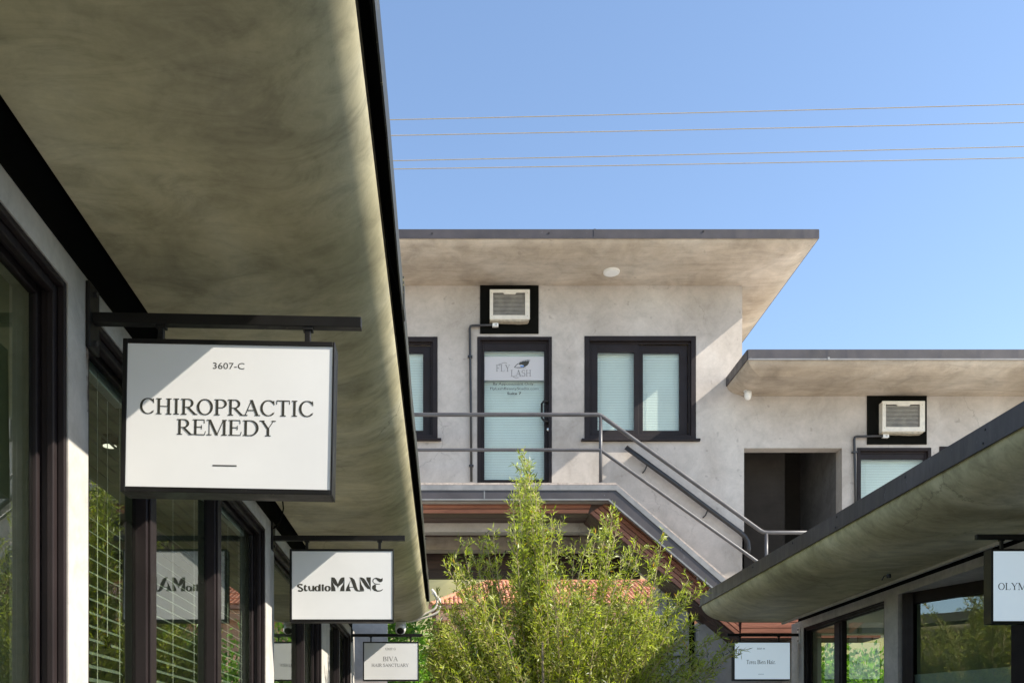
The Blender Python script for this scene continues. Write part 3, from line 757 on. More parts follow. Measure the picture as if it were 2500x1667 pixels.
def y_window(bld, rect, sash, glassr, sill=True, blind=True, door=False, outer=0.075):
    """window or door set in the facade; glassr = list of (x0, x1, z0, z1) panes"""
    x0, x1, z0, z1 = rect
    e = 0.001
    fr = MB()
    for (t0, ya, yb) in ((outer, YF - 0.012, YF + 0.035), (outer + 0.03, YF + 0.036, YF + 0.06)):
        for a, b, c, d_ in ((x0 + e, x0 + t0, z0 + e, z1 - e), (x1 - t0, x1 - e, z0 + e, z1 - e), (x0 + t0, x1 - t0, z1 - t0, z1 - e), (x0 + t0, x1 - t0, z0 + e, z0 + t0 * (0.4 if door else 1))):
            fr.box(a, b, ya, yb, c, d_)
    o = fr.build('door_frame' if door else 'window', M['frame'], bld, bevel=0.004)
    lo, hi = x0 + outer + 0.031, x1 - outer - 0.031
    zl, zh = z0 + (outer + 0.03) * (0.4 if door else 1), z1 - outer - 0.031
    for k, (a, b, c, d_) in enumerate(glassr):
        sx0 = lo if k == 0 else (glassr[k - 1][1] + a) / 2 + 0.001
        sx1 = hi if k == len(glassr) - 1 else (b + glassr[k + 1][0]) / 2 - 0.001
        ya = YF + 0.045 + 0.03 * k; yb = ya + 0.035
        m_ = MB()
        m_.box(sx0, a, ya, yb, zl, zh); m_.box(b, sx1, ya, yb, zl, zh); m_.box(a, b, ya, yb, d_, zh); m_.box(a, b, ya, yb, zl, c)
        sash_o = m_.build('door' if door else 'sash', M['frame'], o if not door else bld, bevel=0.003)
        p_ = MB(); p_.box(a, b, ya + 0.014, ya + 0.019, c, d_)
        p_.build('glass', M['glass_up'], o if not door else sash_o)
        b_ = MB(); zz = c - 0.05
        while zz < d_ + 0.06:                                   # closed slats, each tilted
            b_.add([(a - 0.02, YF + 0.130, zz), (b + 0.02, YF + 0.130, zz), (b + 0.02, YF + 0.141, zz + 0.025), (a - 0.02, YF + 0.141, zz + 0.025)], [(0, 1, 2, 3)])
            zz += 0.0246
        for xx in (a + 0.12 * (b - a), b - 0.12 * (b - a)):
            b_.box(xx - 0.001, xx + 0.001, YF + 0.124, YF + 0.127, c - 0.05, d_ + 0.05)
        b_.build('blind', M['blind'], o if not door else sash_o)
    if sill:
        s_ = MB(); s_.box(x0 - 0.05, x1 + 0.055, YF - 0.06, YF + 0.03, z0 - 0.022, z0 + 0.012); s_.build('sill', M['frame'], o, bevel=0.004)
    return o, (sash_o if door else None)

gz0, gz1 = fz(z4y(1225)), fz(z4y(800))
y_window(back, winR, None, [(fx(z4x(1143)), fx(z4x(1343)), gz0, gz1), (fx(z4x(1394)), fx(z4x(1594)), gz0, gz1)])
sh = winR[1] - winL[1]
y_window(back, winL, None, [(fx(z4x(1143)) - sh, fx(z4x(1343)) - sh, gz0, gz1), (fx(z4x(1386)) - sh, fx(z4x(1598)) - sh, gz0, gz1)])
gd = (fx(z4x(522)), fx(z4x(850)), fz(z4y(1497)), fz(z4y(790)))
do, dleaf = y_window(back, door1, None, [gd], sill=False, door=True, outer=0.05)
gd2 = (fx(z6x(1185)), fx(z6x(1592)), EYE + 2.35, fz(z6y(833)))
y_window(back, door2, None, [gd2], sill=False, door=True, outer=0.05)
y_window(back, winL2, None, [(winL2[0] + .2, winL2[1] - .2, winL2[2] + .2, winL2[3] - .2)])
# pull handle and lock of the first door
hx = fx(z4x(833)); hxx = fx(z4x(866))
zt_, zb_ = fz(z4y(1077)), fz(z4y(1187))
h = MB(); pts = [(hxx, YF + 0.045, zt_), (hxx, YF - 0.02, zt_), (hxx - 0.05, YF - 0.045, zt_), (hx, YF - 0.045, zt_ - 0.045), (hx, YF - 0.045, zb_ + 0.045), (hxx - 0.05, YF - 0.045, zb_), (hxx, YF - 0.02, zb_), (hxx, YF + 0.045, zb_)]
h.tube(pts, 0.017, 10); h.build('handle', M['black'], dleaf, smooth=True)
h = MB(); lx, lz = fx(z4x(872)), fz(z4y(1224))
h.lathe([(0.026, 0), (0.026, 0.03), (0.018, 0.034)], (lx, YF + 0.045, lz), 14, Matrix.Rotation(R(90), 4, 'X')); h.box(lx, lx + 0.05, YF - 0.01, YF + 0.012, lz - 0.012, lz + 0.012)
h.build('lock', M['brass'], dleaf)
# window poster on the door
z8x = lambda z: 1180 + z / 10.456
z8y = lambda z: 830 + z / 10.456
YG = YF + 0.0562
mkD = lambda u, z, d_: (u, YG - d_, z)
p_ = MB(); p_.box(gd[0] + 0.002, gd[1] - 0.002, YG, YG + 0.0012, fz(z8y(990)), fz(z8y(388))); poster = p_.build('poster', M['poster'], dleaf)
tx = MB()
def zline(text, xa, xb, ya, yb, **k): serif_line(tx, text, fx(z8x(xa)), fx(z8x(xb)), fz(z8y(yb)), fz(z8y(ya)), mkD, 0.002, **k)
zline('FLY', 325, 690, 595, 765, T=0.13, t=0.05)
zline('LASH', 700, 1235, 725, 890, T=0.12, t=0.05)
sw1 = [(400, 585), (455, 575), (500, 548), (540, 537), (590, 545), (610, 552)]
sw2 = [(760, 895), (800, 915), (840, 938), (880, 930), (905, 920)]
for sw in (sw1, sw2):
    poly_face(tx, [(fx(z8x(a)), fz(z8y(b))) for a, b in stroke(sw, 10, 12)], mkD, 0.002)
tx.build('lettering', M['letter_grey'], dleaf)['kind'] = 'stuff'
ey = MB()
def eyepoly(pts, d_=0.002): poly_face(ey, [(fx(z8x(a)), fz(z8y(b))) for a, b in pts], mkD, d_)
eyepoly(stroke([(800, 660), (835, 615), (870, 580), (915, 560), (960, 550)], 14, 12))
eyepoly(stroke([(800, 660), (880, 665), (950, 662), (1010, 650)], 12, 12), 0.0022)
eyepoly([(915, 560), (1000, 515), (1080, 500), (1150, 510), (1180, 490), (1170, 560), (1130, 610), (1080, 640), (1010, 660), (1040, 610), (1000, 590), (960, 585), (935, 600), (925, 580)], 0.0024)
rq = random.Random(5)
for k in range(22):
    a = k / 21
    bx, by = 930 + 240 * a, 555 - 40 * a
    ex_, ey_ = bx + 10 + 30 * a + rq.uniform(-8, 8), by - 30 - 34 * math.sin(a * 2.6) - rq.uniform(0, 14)
    eyepoly([(bx - 5, by), (bx + 5, by), (ex_, ey_)], 0.0026)
for k in range(12):
    a = k / 11
    bx, by = 880 + 200 * a, 665 - 10 * a
    eyepoly([(bx - 4, by), (bx + 4, by), (bx + 6 + 10 * a, by + 22 + 8 * rq.random())], 0.0026)
ey.build('eye_emblem', M['letter'], dleaf)
ir = MB(); poly_face(ir, [(fx(z8x(a)), fz(z8y(b))) for a, b in ((945, 605), (985, 615), (1040, 605), (1045, 635), (1000, 652), (955, 640))], mkD, 0.003); ir.build('iris', M['iris'], dleaf)
tx = MB()
def sline(text, xa, xb, ya, yb, b=0.0): sans_line(tx, text, fx(z8x(xa)), fx(z8x(xb)), fz(z8y(yb)), fz(z8y(ya)), mkD, 0.0015, b)
sline('By Appointment Only', 255, 1290, 1045, 1130)
sline('FlyLashBeautyStudio.com', 180, 1415, 1170, 1250)
sline('Suite 7', 615, 975, 1292, 1360, 0.02)
tx.build('lettering', M['letter'], dleaf)['kind'] = 'stuff'

# corridor opening behind the landing
ox0, ox1, oz0, oz1 = opening
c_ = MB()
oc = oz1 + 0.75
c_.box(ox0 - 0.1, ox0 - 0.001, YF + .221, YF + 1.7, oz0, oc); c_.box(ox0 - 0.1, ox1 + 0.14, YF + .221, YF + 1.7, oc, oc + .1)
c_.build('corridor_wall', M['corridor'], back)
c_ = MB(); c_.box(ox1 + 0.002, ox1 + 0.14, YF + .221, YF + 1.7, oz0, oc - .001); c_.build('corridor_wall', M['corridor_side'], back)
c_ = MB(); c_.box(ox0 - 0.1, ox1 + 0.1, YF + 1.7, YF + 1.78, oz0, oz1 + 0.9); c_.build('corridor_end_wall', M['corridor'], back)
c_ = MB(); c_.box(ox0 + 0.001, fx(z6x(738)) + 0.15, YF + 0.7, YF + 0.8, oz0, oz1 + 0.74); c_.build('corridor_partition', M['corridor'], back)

# --- walkway slab and stairs -------------------------------------------------
YB = 13.55
bx_ = lambda s: PX(s, YB)
bz_ = lambda s: PZ(s, YB)
balc = thing('balcony_stair', 'upper walkway and straight outside stair edged with dark metal and brown boards', 'staircase', (2.5, 13.9, 0))
xl0 = -4.5
def strip(name, mat, hy0, hy1, cx0, cx1, ex0, ey0, ex1, ey1, ya, yb, bevel=0.0, split=None):
    """edge band that runs level to the corner, then down the stair: top line hy0 / corner cx0 / end (ex0, ey0), bottom line likewise; pixels at depth ya"""
    q = lambda x, y: (PX(x, ya), PZ(y, ya))
    pts = [(xl0, PZ(hy0, ya)), q(cx0, hy0), q(ex0, ey0), q(ex1, ey1), q(cx1, hy1), (xl0, PZ(hy1, ya))]
    m_ = MB(); m_.prism(pts, 'y', ya, yb)
    return m_.build(name, mat, balc, bevel=bevel)
strip('top_flashing', M['rust'], 1178, 1183, 1503, 1506, 1775, 1410, 1772, 1413, YB - 0.004, YB + 0.5)
strip('silver_flashing', M['galv'], 1183.5, 1196, 1507, 1504, 1772, 1413.5, 1762, 1421, YB - 0.012, YB + 0.05)
strip('fascia', M['fascia'], 1196.5, 1217, 1504, 1487, 1762, 1421.5, 1747, 1437, YB, YB + 0.06)
strip('white_drip_line', M['galv'], 1217.3, 1220.5, 1487, 1485, 1747, 1437.3, 1744, 1440, YB - 0.010, YB + 0.06)
for sx in (1181,):
    f = MB(); f.box(bx_(sx), bx_(sx + 3), YB - 0.004, YB - 0.0005, bz_(1217), bz_(1197)); f.build('fascia_joint', M['galv'], balc)
# walkway floor and stair core
fl = MB(); fl.box(xl0, bx_(1503), YB + 0.06, YF - 0.002, bz_(1219), bz_(1186)); fl.build('walkway_floor', M['concrete'], balc)
YW = 13.80
wx = lambda s: PX(s, YW)
wz = lambda s: PZ(s, YW)
# boards: horizontal run, stair run and landing run
top0, bot0 = 1222, 1252
for k in range(3):
    ya, yb = [(1222, 1230.5), (1232.5, 1240.5), (1242.5, 1251.5)][k]
    x1 = [1446, 1443, 1439][k]
    m_ = MB(); pts = [(xl0, wz(ya)), (wx(x1), wz(ya)), (wx(x1 - 3), wz(yb)), (xl0, wz(yb))]
    m_.prism(pts, 'y', YW - 0.004 * (k % 2), YW + 0.03); m_.build('board', M['wood'], balc, bevel=0.002)
A0, A1 = (1489, 1222), (1800, 1484)      # upper board line
Bq0, Bq1 = (1440, 1252), (1806, 1556)    # lower board line
nb = 5
lerp = lambda a, b, t: (a[0] + (b[0] - a[0]) * t, a[1] + (b[1] - a[1]) * t)
for k in range(nb):
    t0, t1 = k / nb + 0.018, (k + 1) / nb - 0.018
    a, b, c, d_ = lerp(A0, Bq0, t0), lerp(A1, Bq1, t0), lerp(A1, Bq1, t1), lerp(A0, Bq0, t1)
    m_ = MB(); m_.prism([(wx(p[0]), wz(p[1])) for p in (a, b, c, d_)], 'y', YW - 0.003 * (k % 2), YW + 0.03)
    m_.build('board', M['wood'], balc, bevel=0.002)
for (ya, yb, x0) in ((1486, 1500, 1806), (1502, 1517, 1808), (1519, 1531, 1811), (1533, 1543.5, 1810), (1545, 1556, 1808)):
    m_ = MB(); m_.prism([(wx(x0), wz(ya)), (wx(2150), wz(ya)), (wx(2150), wz(yb)), (wx(x0 - 1), wz(yb))], 'y', YW, YW + 0.03); m_.build('board', M['wood'], balc, bevel=0.002)
# backing behind the boards and dark boarded soffit
m_ = MB(); m_.prism([(xl0, wz(1203)), (wx(1496), wz(1203)), (wx(1818), wz(1474)), (wx(2150), wz(1482)), (wx(2150), wz(1555)), (wx(1805), wz(1555)), (wx(1438), wz(1251.5)), (xl0, wz(1251.5))], 'y', YW + 0.031, YW + 0.05)
m_.build('board_backing', M['wood_dark'], balc)
zso = wz(1253)
for k in range(12):
    ya = YW + 0.052 + k * 0.13
    m_ = MB(); m_.box(xl0, wx(1450), ya, ya + 0.122, zso + 0.004 + 0.002 * (k % 2), zso + 0.03); m_.build('soffit_board', M['wood_dark'], balc)
p0s, p1s = (wx(1440), wz(1254)), (wx(1806), wz(1557))
for k in range(5):
    ya = YW + 0.052 + k * 0.13
    m_ = MB(); m_.prism([(p0s[0], p0s[1]), (p1s[0], p1s[1]), (p1s[0], p1s[1] + 0.03), (p0s[0] + 0.05, p0s[1] + 0.03)], 'y', ya, ya + 0.122)
    m_.build('soffit_board', M['wood_dark'], balc)
m_ = MB(); m_.box(p1s[0], wx(2150), YW + 0.05, YF - 0.003, p1s[1], p1s[1] + 0.03); m_.build('landing_soffit', M['wood_dark'], balc)
m_ = MB(); m_.box(wx(1790), wx(2150), YW + 0.06, YF + 1.7, EYE + 2.0, EYE + 2.098); m_.build('landing_floor', M['concrete'], balc)
# steps
sx0, sz0, sx1, sz1 = bx_(1507), EYE + 3.80, bx_(1800), EYE + 2.10
ns = 10
for k in range(ns):
    m_ = MB(); xa = sx0 + (sx1 - sx0) * k / ns; xb = sx0 + (sx1 - sx0) * (k + 1) / ns; zz = sz0 - (sz0 - sz1) * (k + 1) / ns
    m_.box(xa, xb, YB + 0.16, YF - 0.002, zz + 0.02, zz + 0.06); m_.build('step', M['concrete'], balc)

# undercroft
m_ = MB(); m_.box(-4.5, 3.0, 15.36, 15.66, PZ(1341, 15.36), PZ(1286, 15.36)); m_.build('beam', M['back_soffit'], back)
m_ = MB(); m_.box(-4.5, 3.35, 15.4, 17.19, EYE + 3.40, EYE + 3.5); m_.build('undercroft_ceiling', M['wood_dark'], back)
zz0, zz1 = PZ(1412, 16.1), PZ(1346, 16.1)
for k in range(3):
    m_ = MB(); a = zz0 + (zz1 - zz0) * k / 3; m_.box(-4.5, 3.35, 16.1 + 0.004 * (k % 2), 16.16, a + 0.004, a + (zz1 - zz0) / 3 - 0.004); m_.build('header_board', M['wood_dark'], back)
m_ = MB(); m_.box(-4.5, 3.35, 16.165, 16.3, zz0 + 0.02, EYE + 3.40); m_.build('header', M['wood_dark'], back)
for (a, b, yy, m2) in ((1615, 1633, YF + 0.1, 'back_wall'), (1636, 1687, YF + 0.12, 'back_wall')):
    m_ = MB(); m_.box(fx(a), fx(b), yy, yy + 0.5, 0, EYE + 2.5); m_.build('pier', M[m2], back)
m_ = MB(); m_.box(fx(1706), fx(1930), YF + 0.02, YF + 0.3, 0, EYE + 1.9); m_.build('pier', M['back_wall'], back)
m_ = MB(); m_.box(fx(1930), 5.15, YF - 0.3, YF + 0.019, 0, EYE + 1.75); m_.build('pier', M['back_soffit'], back)
m_ = MB(); m_.box(fx(1687) + .001, fx(1706) - .001, YF + 0.25, YF + 0.5, 0, EYE + 2.5); m_.build('black_gap_box', M['band'], back)  # flat black box closing the gap between the piers
m_ = MB(); m_.box(fx(1636), fx(1700), YF + 0.095, YF + 0.115, PZ(1600, YF) - .012, PZ(1600, YF) + .012); m_.build('pier_rail', M['steel_black'], back)
m_ = MB(); m_.box(-1.06, -0.86, YF + 0.05, YF + 0.3, 0, EYE + 3.03); m_.build('column', M['back_wall'], back)
m_ = MB(); m_.box(-4.5, -1.061, YF + 0.05, YF + 0.25, 0, EYE + 3.03); m_.build('side_wall', M['back_wall'], back)
m_ = MB(); m_.box(5.15, 14, YF + 0.02, 16.4, EYE + 1.93, EYE + 1.995); m_.build('undercroft_ceiling', M['ceiling'], back)

# ==================================================================== RAILINGS
YRL = 13.62
rp = lambda x, y: P(x, y, YRL)
rail = thing('guard_railing', 'grey tubular guard railing along the upper walkway and down the stair', 'railing', rp(1466, 1180))
def rpart(name, pts, r, m='steel'): b = MB(); b.tube(pts, r, 12); return b.build(name, M[m], rail, smooth=True)
rpart('top_rail', [(xl0, YRL, PZ(1012, YRL)), rp(1458, 1012), rp(1466, 1014), rp(1474, 1019), rp(1855, 1294), rp(1864, 1298.5), rp(1875, 1299.5), rp(2150, 1299.5)], 0.029)
rpart('lower_rail', [(xl0, YRL, PZ(1098, YRL)), rp(1462, 1098), rp(1469, 1100), rp(1477, 1106), rp(1851, 1372), rp(1900, 1407)], 0.024)
rpart('post', [rp(1466.5, 1014), rp(1466.5, 1184)], 0.025)
rpart('post', [rp(1871, 1300), rp(1871, 1420)], 0.025)
rpart('post', [(-1.9, YRL, PZ(1012, YRL)), (-1.9, YRL, PZ(1184, YRL))], 0.025)
rpart('post', [rp(2140, 1300), rp(2140, 1420)], 0.025)
b = MB(); b.lathe([(0.055, 0), (0.055, 0.012)], rp(1466.5, 1181), 12); b.build('post_base', M['steel'], rail)
YH = YF - 0.085
hp = lambda x, y: P(x, y, YH)
hand = thing('wall_handrail', 'black round handrail fixed to the wall above the stair', 'handrail', hp(1690, 1210))
b = MB(); b.tube([hp(1528, 1091.5), hp(1650, 1181), hp(1735, 1245), hp(1805, 1297), hp(1818, 1309), hp(1826, 1322), hp(1828, 1338), hp(1826, 1350)], 0.036, 12); b.build('rail', M['steel_black'], hand, smooth=True)
for (x, y) in ((1581, 1132), (1729, 1242)):
    b = MB(); q = hp(x, y); b.tube([q, q + Vector((-0.035, 0.02, -0.09)), q + Vector((-0.055, 0.084, -0.11))], 0.011, 8); b.build('bracket', M['steel_black'], hand)

# ==================================================================== AIR CONDITIONERS, PIPES, LAMPS
def ac(panel, front, bottom, pipe, label, plabel):
    """panel (x0,x1,y0,y1) and front rect in photo pixels on the facade"""
    x0, x1, z1, z0 = fx(panel[0]), fx(panel[1]), fz(panel[2]), fz(panel[3])
    pro = 0.15
    yf = YF - pro
    fxx = lambda s: PX(s, yf); fzz = lambda s: PZ(s, yf)
    t = thing('air_conditioner', label, 'air conditioner', ((x0 + x1) / 2, YF, z0), 'window air conditioners above the upper doors')
    b = MB(); b.box(x0, x1, YF - 0.022, YF - 0.001, z0, min(z1, 50)); b.build('mounting_panel', M['band'], t, bevel=0.002)
    a0, a1, c1, c0 = fxx(front[0]), fxx(front[1]), fzz(front[2]), fzz(front[3])
    w, h_ = a1 - a0, c1 - c0
    bt = 0.055 * w / 0.6
    b = MB()                                                     # casing: four sides, open at the front
    b.box(a0 + .006, a0 + 0.016, yf + 0.021, YF - 0.023, c0 + .006, c1 - .006); b.box(a1 - 0.016, a1 - .006, yf + 0.021, YF - 0.023, c0 + .006, c1 - .006)
    b.box(a0 + 0.016, a1 - 0.016, yf + 0.021, YF - 0.023, c1 - 0.016, c1 - .006); b.box(a0 + 0.016, a1 - 0.016, yf + 0.021, YF - 0.023, c0 + .006, c0 + 0.016)
    b.build('casing', M['ac'], t)
    b = MB()
    b.box(a0, a0 + bt * .9, yf, yf + 0.02, c0, c1); b.box(a1 - bt * 1.3, a1, yf, yf + 0.02, c0, c1)
    b.box(a0 + bt * .9, a1 - bt * 1.3, yf, yf + 0.02, c1 - bt * .85, c1); b.box(a0 + bt * .9, a1 - bt * 1.3, yf, yf + 0.02, c0, c0 + bt * 1.15)
    b.prism([(a0 + w * .34, c1 - bt * .85 - .0001), (a0 + w * .66, c1 - bt * .85 - .0001), (a0 + w * .63, c1 - bt * 1.25), (a0 + w * .37, c1 - bt * 1.25)], 'y', yf, yf + 0.02)
    b.build('front_frame', M['ac'], t, bevel=0.003)
    b = MB(); b.box(a0 + 0.017, a1 - 0.017, yf + 0.06, yf + 0.07, c0 + 0.017, c1 - 0.017); b.build('coil', M['coil'], t)
    b = MB(); n = 17
    for k in range(n):
        zz = c0 + bt + (c1 - c0 - 2 * bt) * (k + 0.5) / n
        b.box(a0 + bt * .7, a1 - bt, yf + 0.024, yf + 0.05, zz - 0.005, zz + 0.005)
    b.build('grille_fins', M['fin'], t)
    b = MB(); zb = c0 - 0.022; b.prism([(a0 + 0.003, c0 - 0.001), (a1 - 0.01, c0 - 0.001), (a1 - 0.03, zb), (a0 + w * .75, zb - 0.006), (a0 + w * .45, zb), (a0 + 0.003, zb + 0.004)], 'y', yf + 0.012, YF - 0.03)
    b.build('drip_tray', M['ac_dirty'], t)
    for (qx, qz) in ((a0 + bt * .5, c0 + bt * .9), (a1 - bt * .7, c0 + bt * .9), (a0 + bt * .5, c1 - bt), (a1 - bt * .7, c1 - bt)):
        b = MB(); b.tube([(qx, yf - 0.003, qz), (qx, yf + 0.001, qz)], 0.006, 8); b.build('screw', M['ac_dirty'], t)
    # condensate pipe
    pxs, pys, pxe, pye = pipe
    q = lambda x, y, Yp: P(x, y, Yp)
    Yp = YF - 0.06
    pt = thing('drain_pipe', plabel, 'pipe', P(pxe, pye, Yp), 'condensate drain pipes')
    bz = PZ(bottom, yf + 0.05)
    sx = PX(pxs, Yp)
    b = MB()
    b.tube([(sx + 0.02, Yp - .02, PZ(pys, Yp)), P(pxe + 7, pys + 0.5, YF - 0.045), P(pxe + 1.5, pys + 2, YF - 0.04), P(pxe, pys + 8, YF - 0.035), P(pxe + 2.5, (pys + pye) * .5, YF - 0.035), P(pxe + 4, pye, YF - 0.035)], 0.019, 8)
    b.build('pipe', M['steel_black'], pt, smooth=True)
    b = MB(); b.box(sx - 0.045, sx + 0.045, Yp - 0.035, Yp + 0.02, PZ(pys, Yp) - 0.026, PZ(pys, Yp) + 0.026); b.box(sx + 0.0, sx + 0.04, Yp - 0.03, Yp + 0.015, PZ(pys, Yp) + 0.0265, bz); b.build('elbow_fitting', M['white'], pt, bevel=0.004)
    for fy in (0.2, 0.9):
        cc = P(pxe + 4 * fy, pys + (pye - pys) * fy, YF - 0.03); b = MB(); b.box(cc.x - 0.035, cc.x + 0.035, YF - 0.056, YF - 0.001, cc.z - 0.012, cc.z + 0.012); b.build('pipe_clip', M['steel_black'], pt)
ac((z4x(497), z4x(817), z4y(443.5), z4y(706)), (1150 + 480 / 10.45, 1150 + 1500 / 10.45, 680 + 275 / 10.45, 680 + 1035 / 10.45), 680 + 1150 / 10.45,
   (1150 + 620 / 10.45, 680 + 1195 / 10.45, z4x(441), z4y(1512)),
   'boxy ivory air conditioner on black panel above the lash studio door', 'black drain pipe running down left of the lash studio door')
ac((z6x(1218), z6x(1597), z6y(435.5), z6y(745)), (z6x(1318), z6x(1590), z6y(466), z6y(660)), z6y(680),
   (z6x(1335), z6y(692), z6x(1138), z6y(1200)),
   'boxy ivory air conditioner on black panel right of the dark corridor opening', 'black drain pipe beside the right-hand upper door below the second air conditioner')
# disc light in the upper soffit
ld = thing('soffit_light', 'round white flush light on the underside of the upper roof', 'lamp', (2.48, 13.96, ZSU))
b = MB(); b.lathe([(0.10, -0.032), (0.118, -0.026), (0.122, -0.001)], (2.48, 13.96, ZSU), 28); b.build('trim_ring', M['white'], ld, smooth=False)
b = MB(); b.lathe([(0.088, -0.036), (0.095, -0.033)], (2.48, 13.96, ZSU), 28); b.build('lens', M['sign_face'], ld)
# jar light
jc = P(z6x(460), z6y(395), 14.22)
jl = thing('jar_light', 'small white jelly jar wall light under the lower roof corner', 'lamp', jc)
b = MB(); b.lathe([(0.066, -0.022), (0.066, 0.03), (0.055, 0.045)], jc, 18); b.build('cap', M['white'], jl, smooth=False)
b = MB(); b.lathe([(0.004, -0.155), (0.032, -0.145), (0.050, -0.115), (0.055, -0.07), (0.054, -0.023)], jc, 18); b.build('globe', M['white'], jl, smooth=True)
b = MB(); b.box(jc.x - 0.02, jc.x + 0.02, jc.y + 0.03, YF - 0.001, jc.z + 0.0, jc.z + 0.035); b.build('arm', M['white'], jl)

# ==================================================================== HANGING SIGNS
def sign(label, sgn, xwall, Yc, arm_y, arm_end, plate, rect, hangers, roll, deco, plate_mat='black', arm_h=0.037, by=None, face='sign_face'):
    """rect = (x0, x1, y0, y1) photo pixels of the front at distance Yc; all built at Yc"""
    q = lambda x, y: P(x, y, Yc)
    za = PZ(arm_y, Yc)
    t = thing('hanging_sign', label, 'sign', (xwall, Yc + 0.05, za), 'hanging shop signs')
    rollm = lambda p: p
    if roll:
        piv = Vector((xwall, Yc, za)); RM = Matrix.Translation(piv) @ Matrix.Rotation(R(roll), 4, 'Y') @ Matrix.Translation(-piv)
    else: RM = Matrix.Identity(4)
    b = MB(); zp0, zp1 = PZ(plate[1], Yc), PZ(plate[0], Yc)
    b.box(xwall + 0.0005 * sgn, xwall + 0.016 * sgn, Yc + 0.0, Yc + 0.10, zp0, zp1); b.build('wall_plate', M[plate_mat], t, bevel=0.004)
    for zz in (zp0 + 0.03, zp1 - 0.03):
        b = MB(); b.tube([(xwall + 0.016 * sgn, Yc + 0.05, zz), (xwall + 0.026 * sgn, Yc + 0.05, zz)], 0.011, 6); b.build('bolt', M['steel_black'], t)
    b = MB(); b.box(xwall + 0.016 * sgn, PX(arm_end, Yc), Yc + 0.03, Yc + 0.03 + arm_h, za - arm_h / 2, za + arm_h / 2, RM); b.build('arm', M['black'], t, bevel=0.002)
    x0, x1, z1, z0 = PX(rect[0], Yc), PX(rect[1], Yc), PZ(rect[2], Yc), PZ(rect[3], Yc)
    for hx in hangers:
        xh = PX(hx, Yc)
        b = MB(); b.box(xh - 0.010, xh + 0.010, Yc + 0.035, Yc + 0.060, z1 + 0.0005, za - arm_h / 2 - 0.0005, RM)
        b.box(xh - 0.018, xh + 0.018, Yc + 0.032, Yc + 0.064, za - arm_h / 2 - 0.012, za - arm_h / 2 - 0.0004, RM); b.build('hanger', M['black'], t, bevel=0.0015)
    bw, dp = 0.017, 0.10
    b = MB()
    b.box(x0, x0 + bw, Yc, Yc + dp, z0, z1, RM); b.box(x1 - bw * .45, x1, Yc, Yc + dp, z0, z1, RM)
    b.box(x0 + bw, x1 - bw * .45, Yc, Yc + dp, z1 - bw, z1, RM); b.box(x0 + bw, x1 - bw * .45, Yc, Yc + dp, z0, z0 + bw * 1.1, RM)
    b.build('frame', M['black'], t, bevel=0.002)
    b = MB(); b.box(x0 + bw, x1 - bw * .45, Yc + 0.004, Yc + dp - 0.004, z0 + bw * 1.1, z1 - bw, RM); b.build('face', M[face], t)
    mk = lambda u, z, d_: tuple(RM @ Vector((u, Yc + 0.004 - d_, z)))
    deco(t, mk, lambda s: PX(s, Yc), lambda s: PZ(s, Yc))
    return t

def put(t, fn, m='letter'):
    b = MB(); fn(b); o_ = b.build('lettering', M[m], t); o_['kind'] = 'stuff'

def deco1(t, mk, X, Z):
    zx = lambda z: 300 + z / 4.3556
    zy = lambda z: 850 + z / 4.3556
    ry = lambda x, y: y                                  # rows read on the rolled face: correct for the tilt
    k = math.tan(R(1.05))
    def row(x0, x1, y0, y1):                             # undo the roll so that the tilted row lands where it was read
        xm = (zx(x0) + zx(x1)) / 2
        dz = (xm - 207) * k
        return X(zx(x0)), X(zx(x1)), Z(zy(y1) - dz), Z(zy(y0) - dz)
    a = row(190, 2055, 540, 708); serif_line((t, M['letter']), 'CHIROPRACTIC', *a, mk, 0.0004, 0.15, 0.05, 0.0)
    c = row(585, 1650, 757, 922); serif_line((t, M['letter']), 'REMEDY', *c, mk, 0.0004, 0.155, 0.05, 0.0)
    d = row(965, 1300, 150, 217); put(t, lambda b: sans_line(b, '3607-C', *d, mk, 0.0004))
    e = row(980, 1236, 1237, 1250); put(t, lambda b: poly_face(b, [(e[0], e[2]), (e[1], e[2]), (e[1], e[3]), (e[0], e[3])], mk, 0.0004))
sign('white hanging sign reading CHIROPRACTIC REMEDY in a black frame', 1, XW_L, 3.36, 764, 880, (683, 845), (301, 819, 823, 1197), (385, 748), 1.05, deco1)

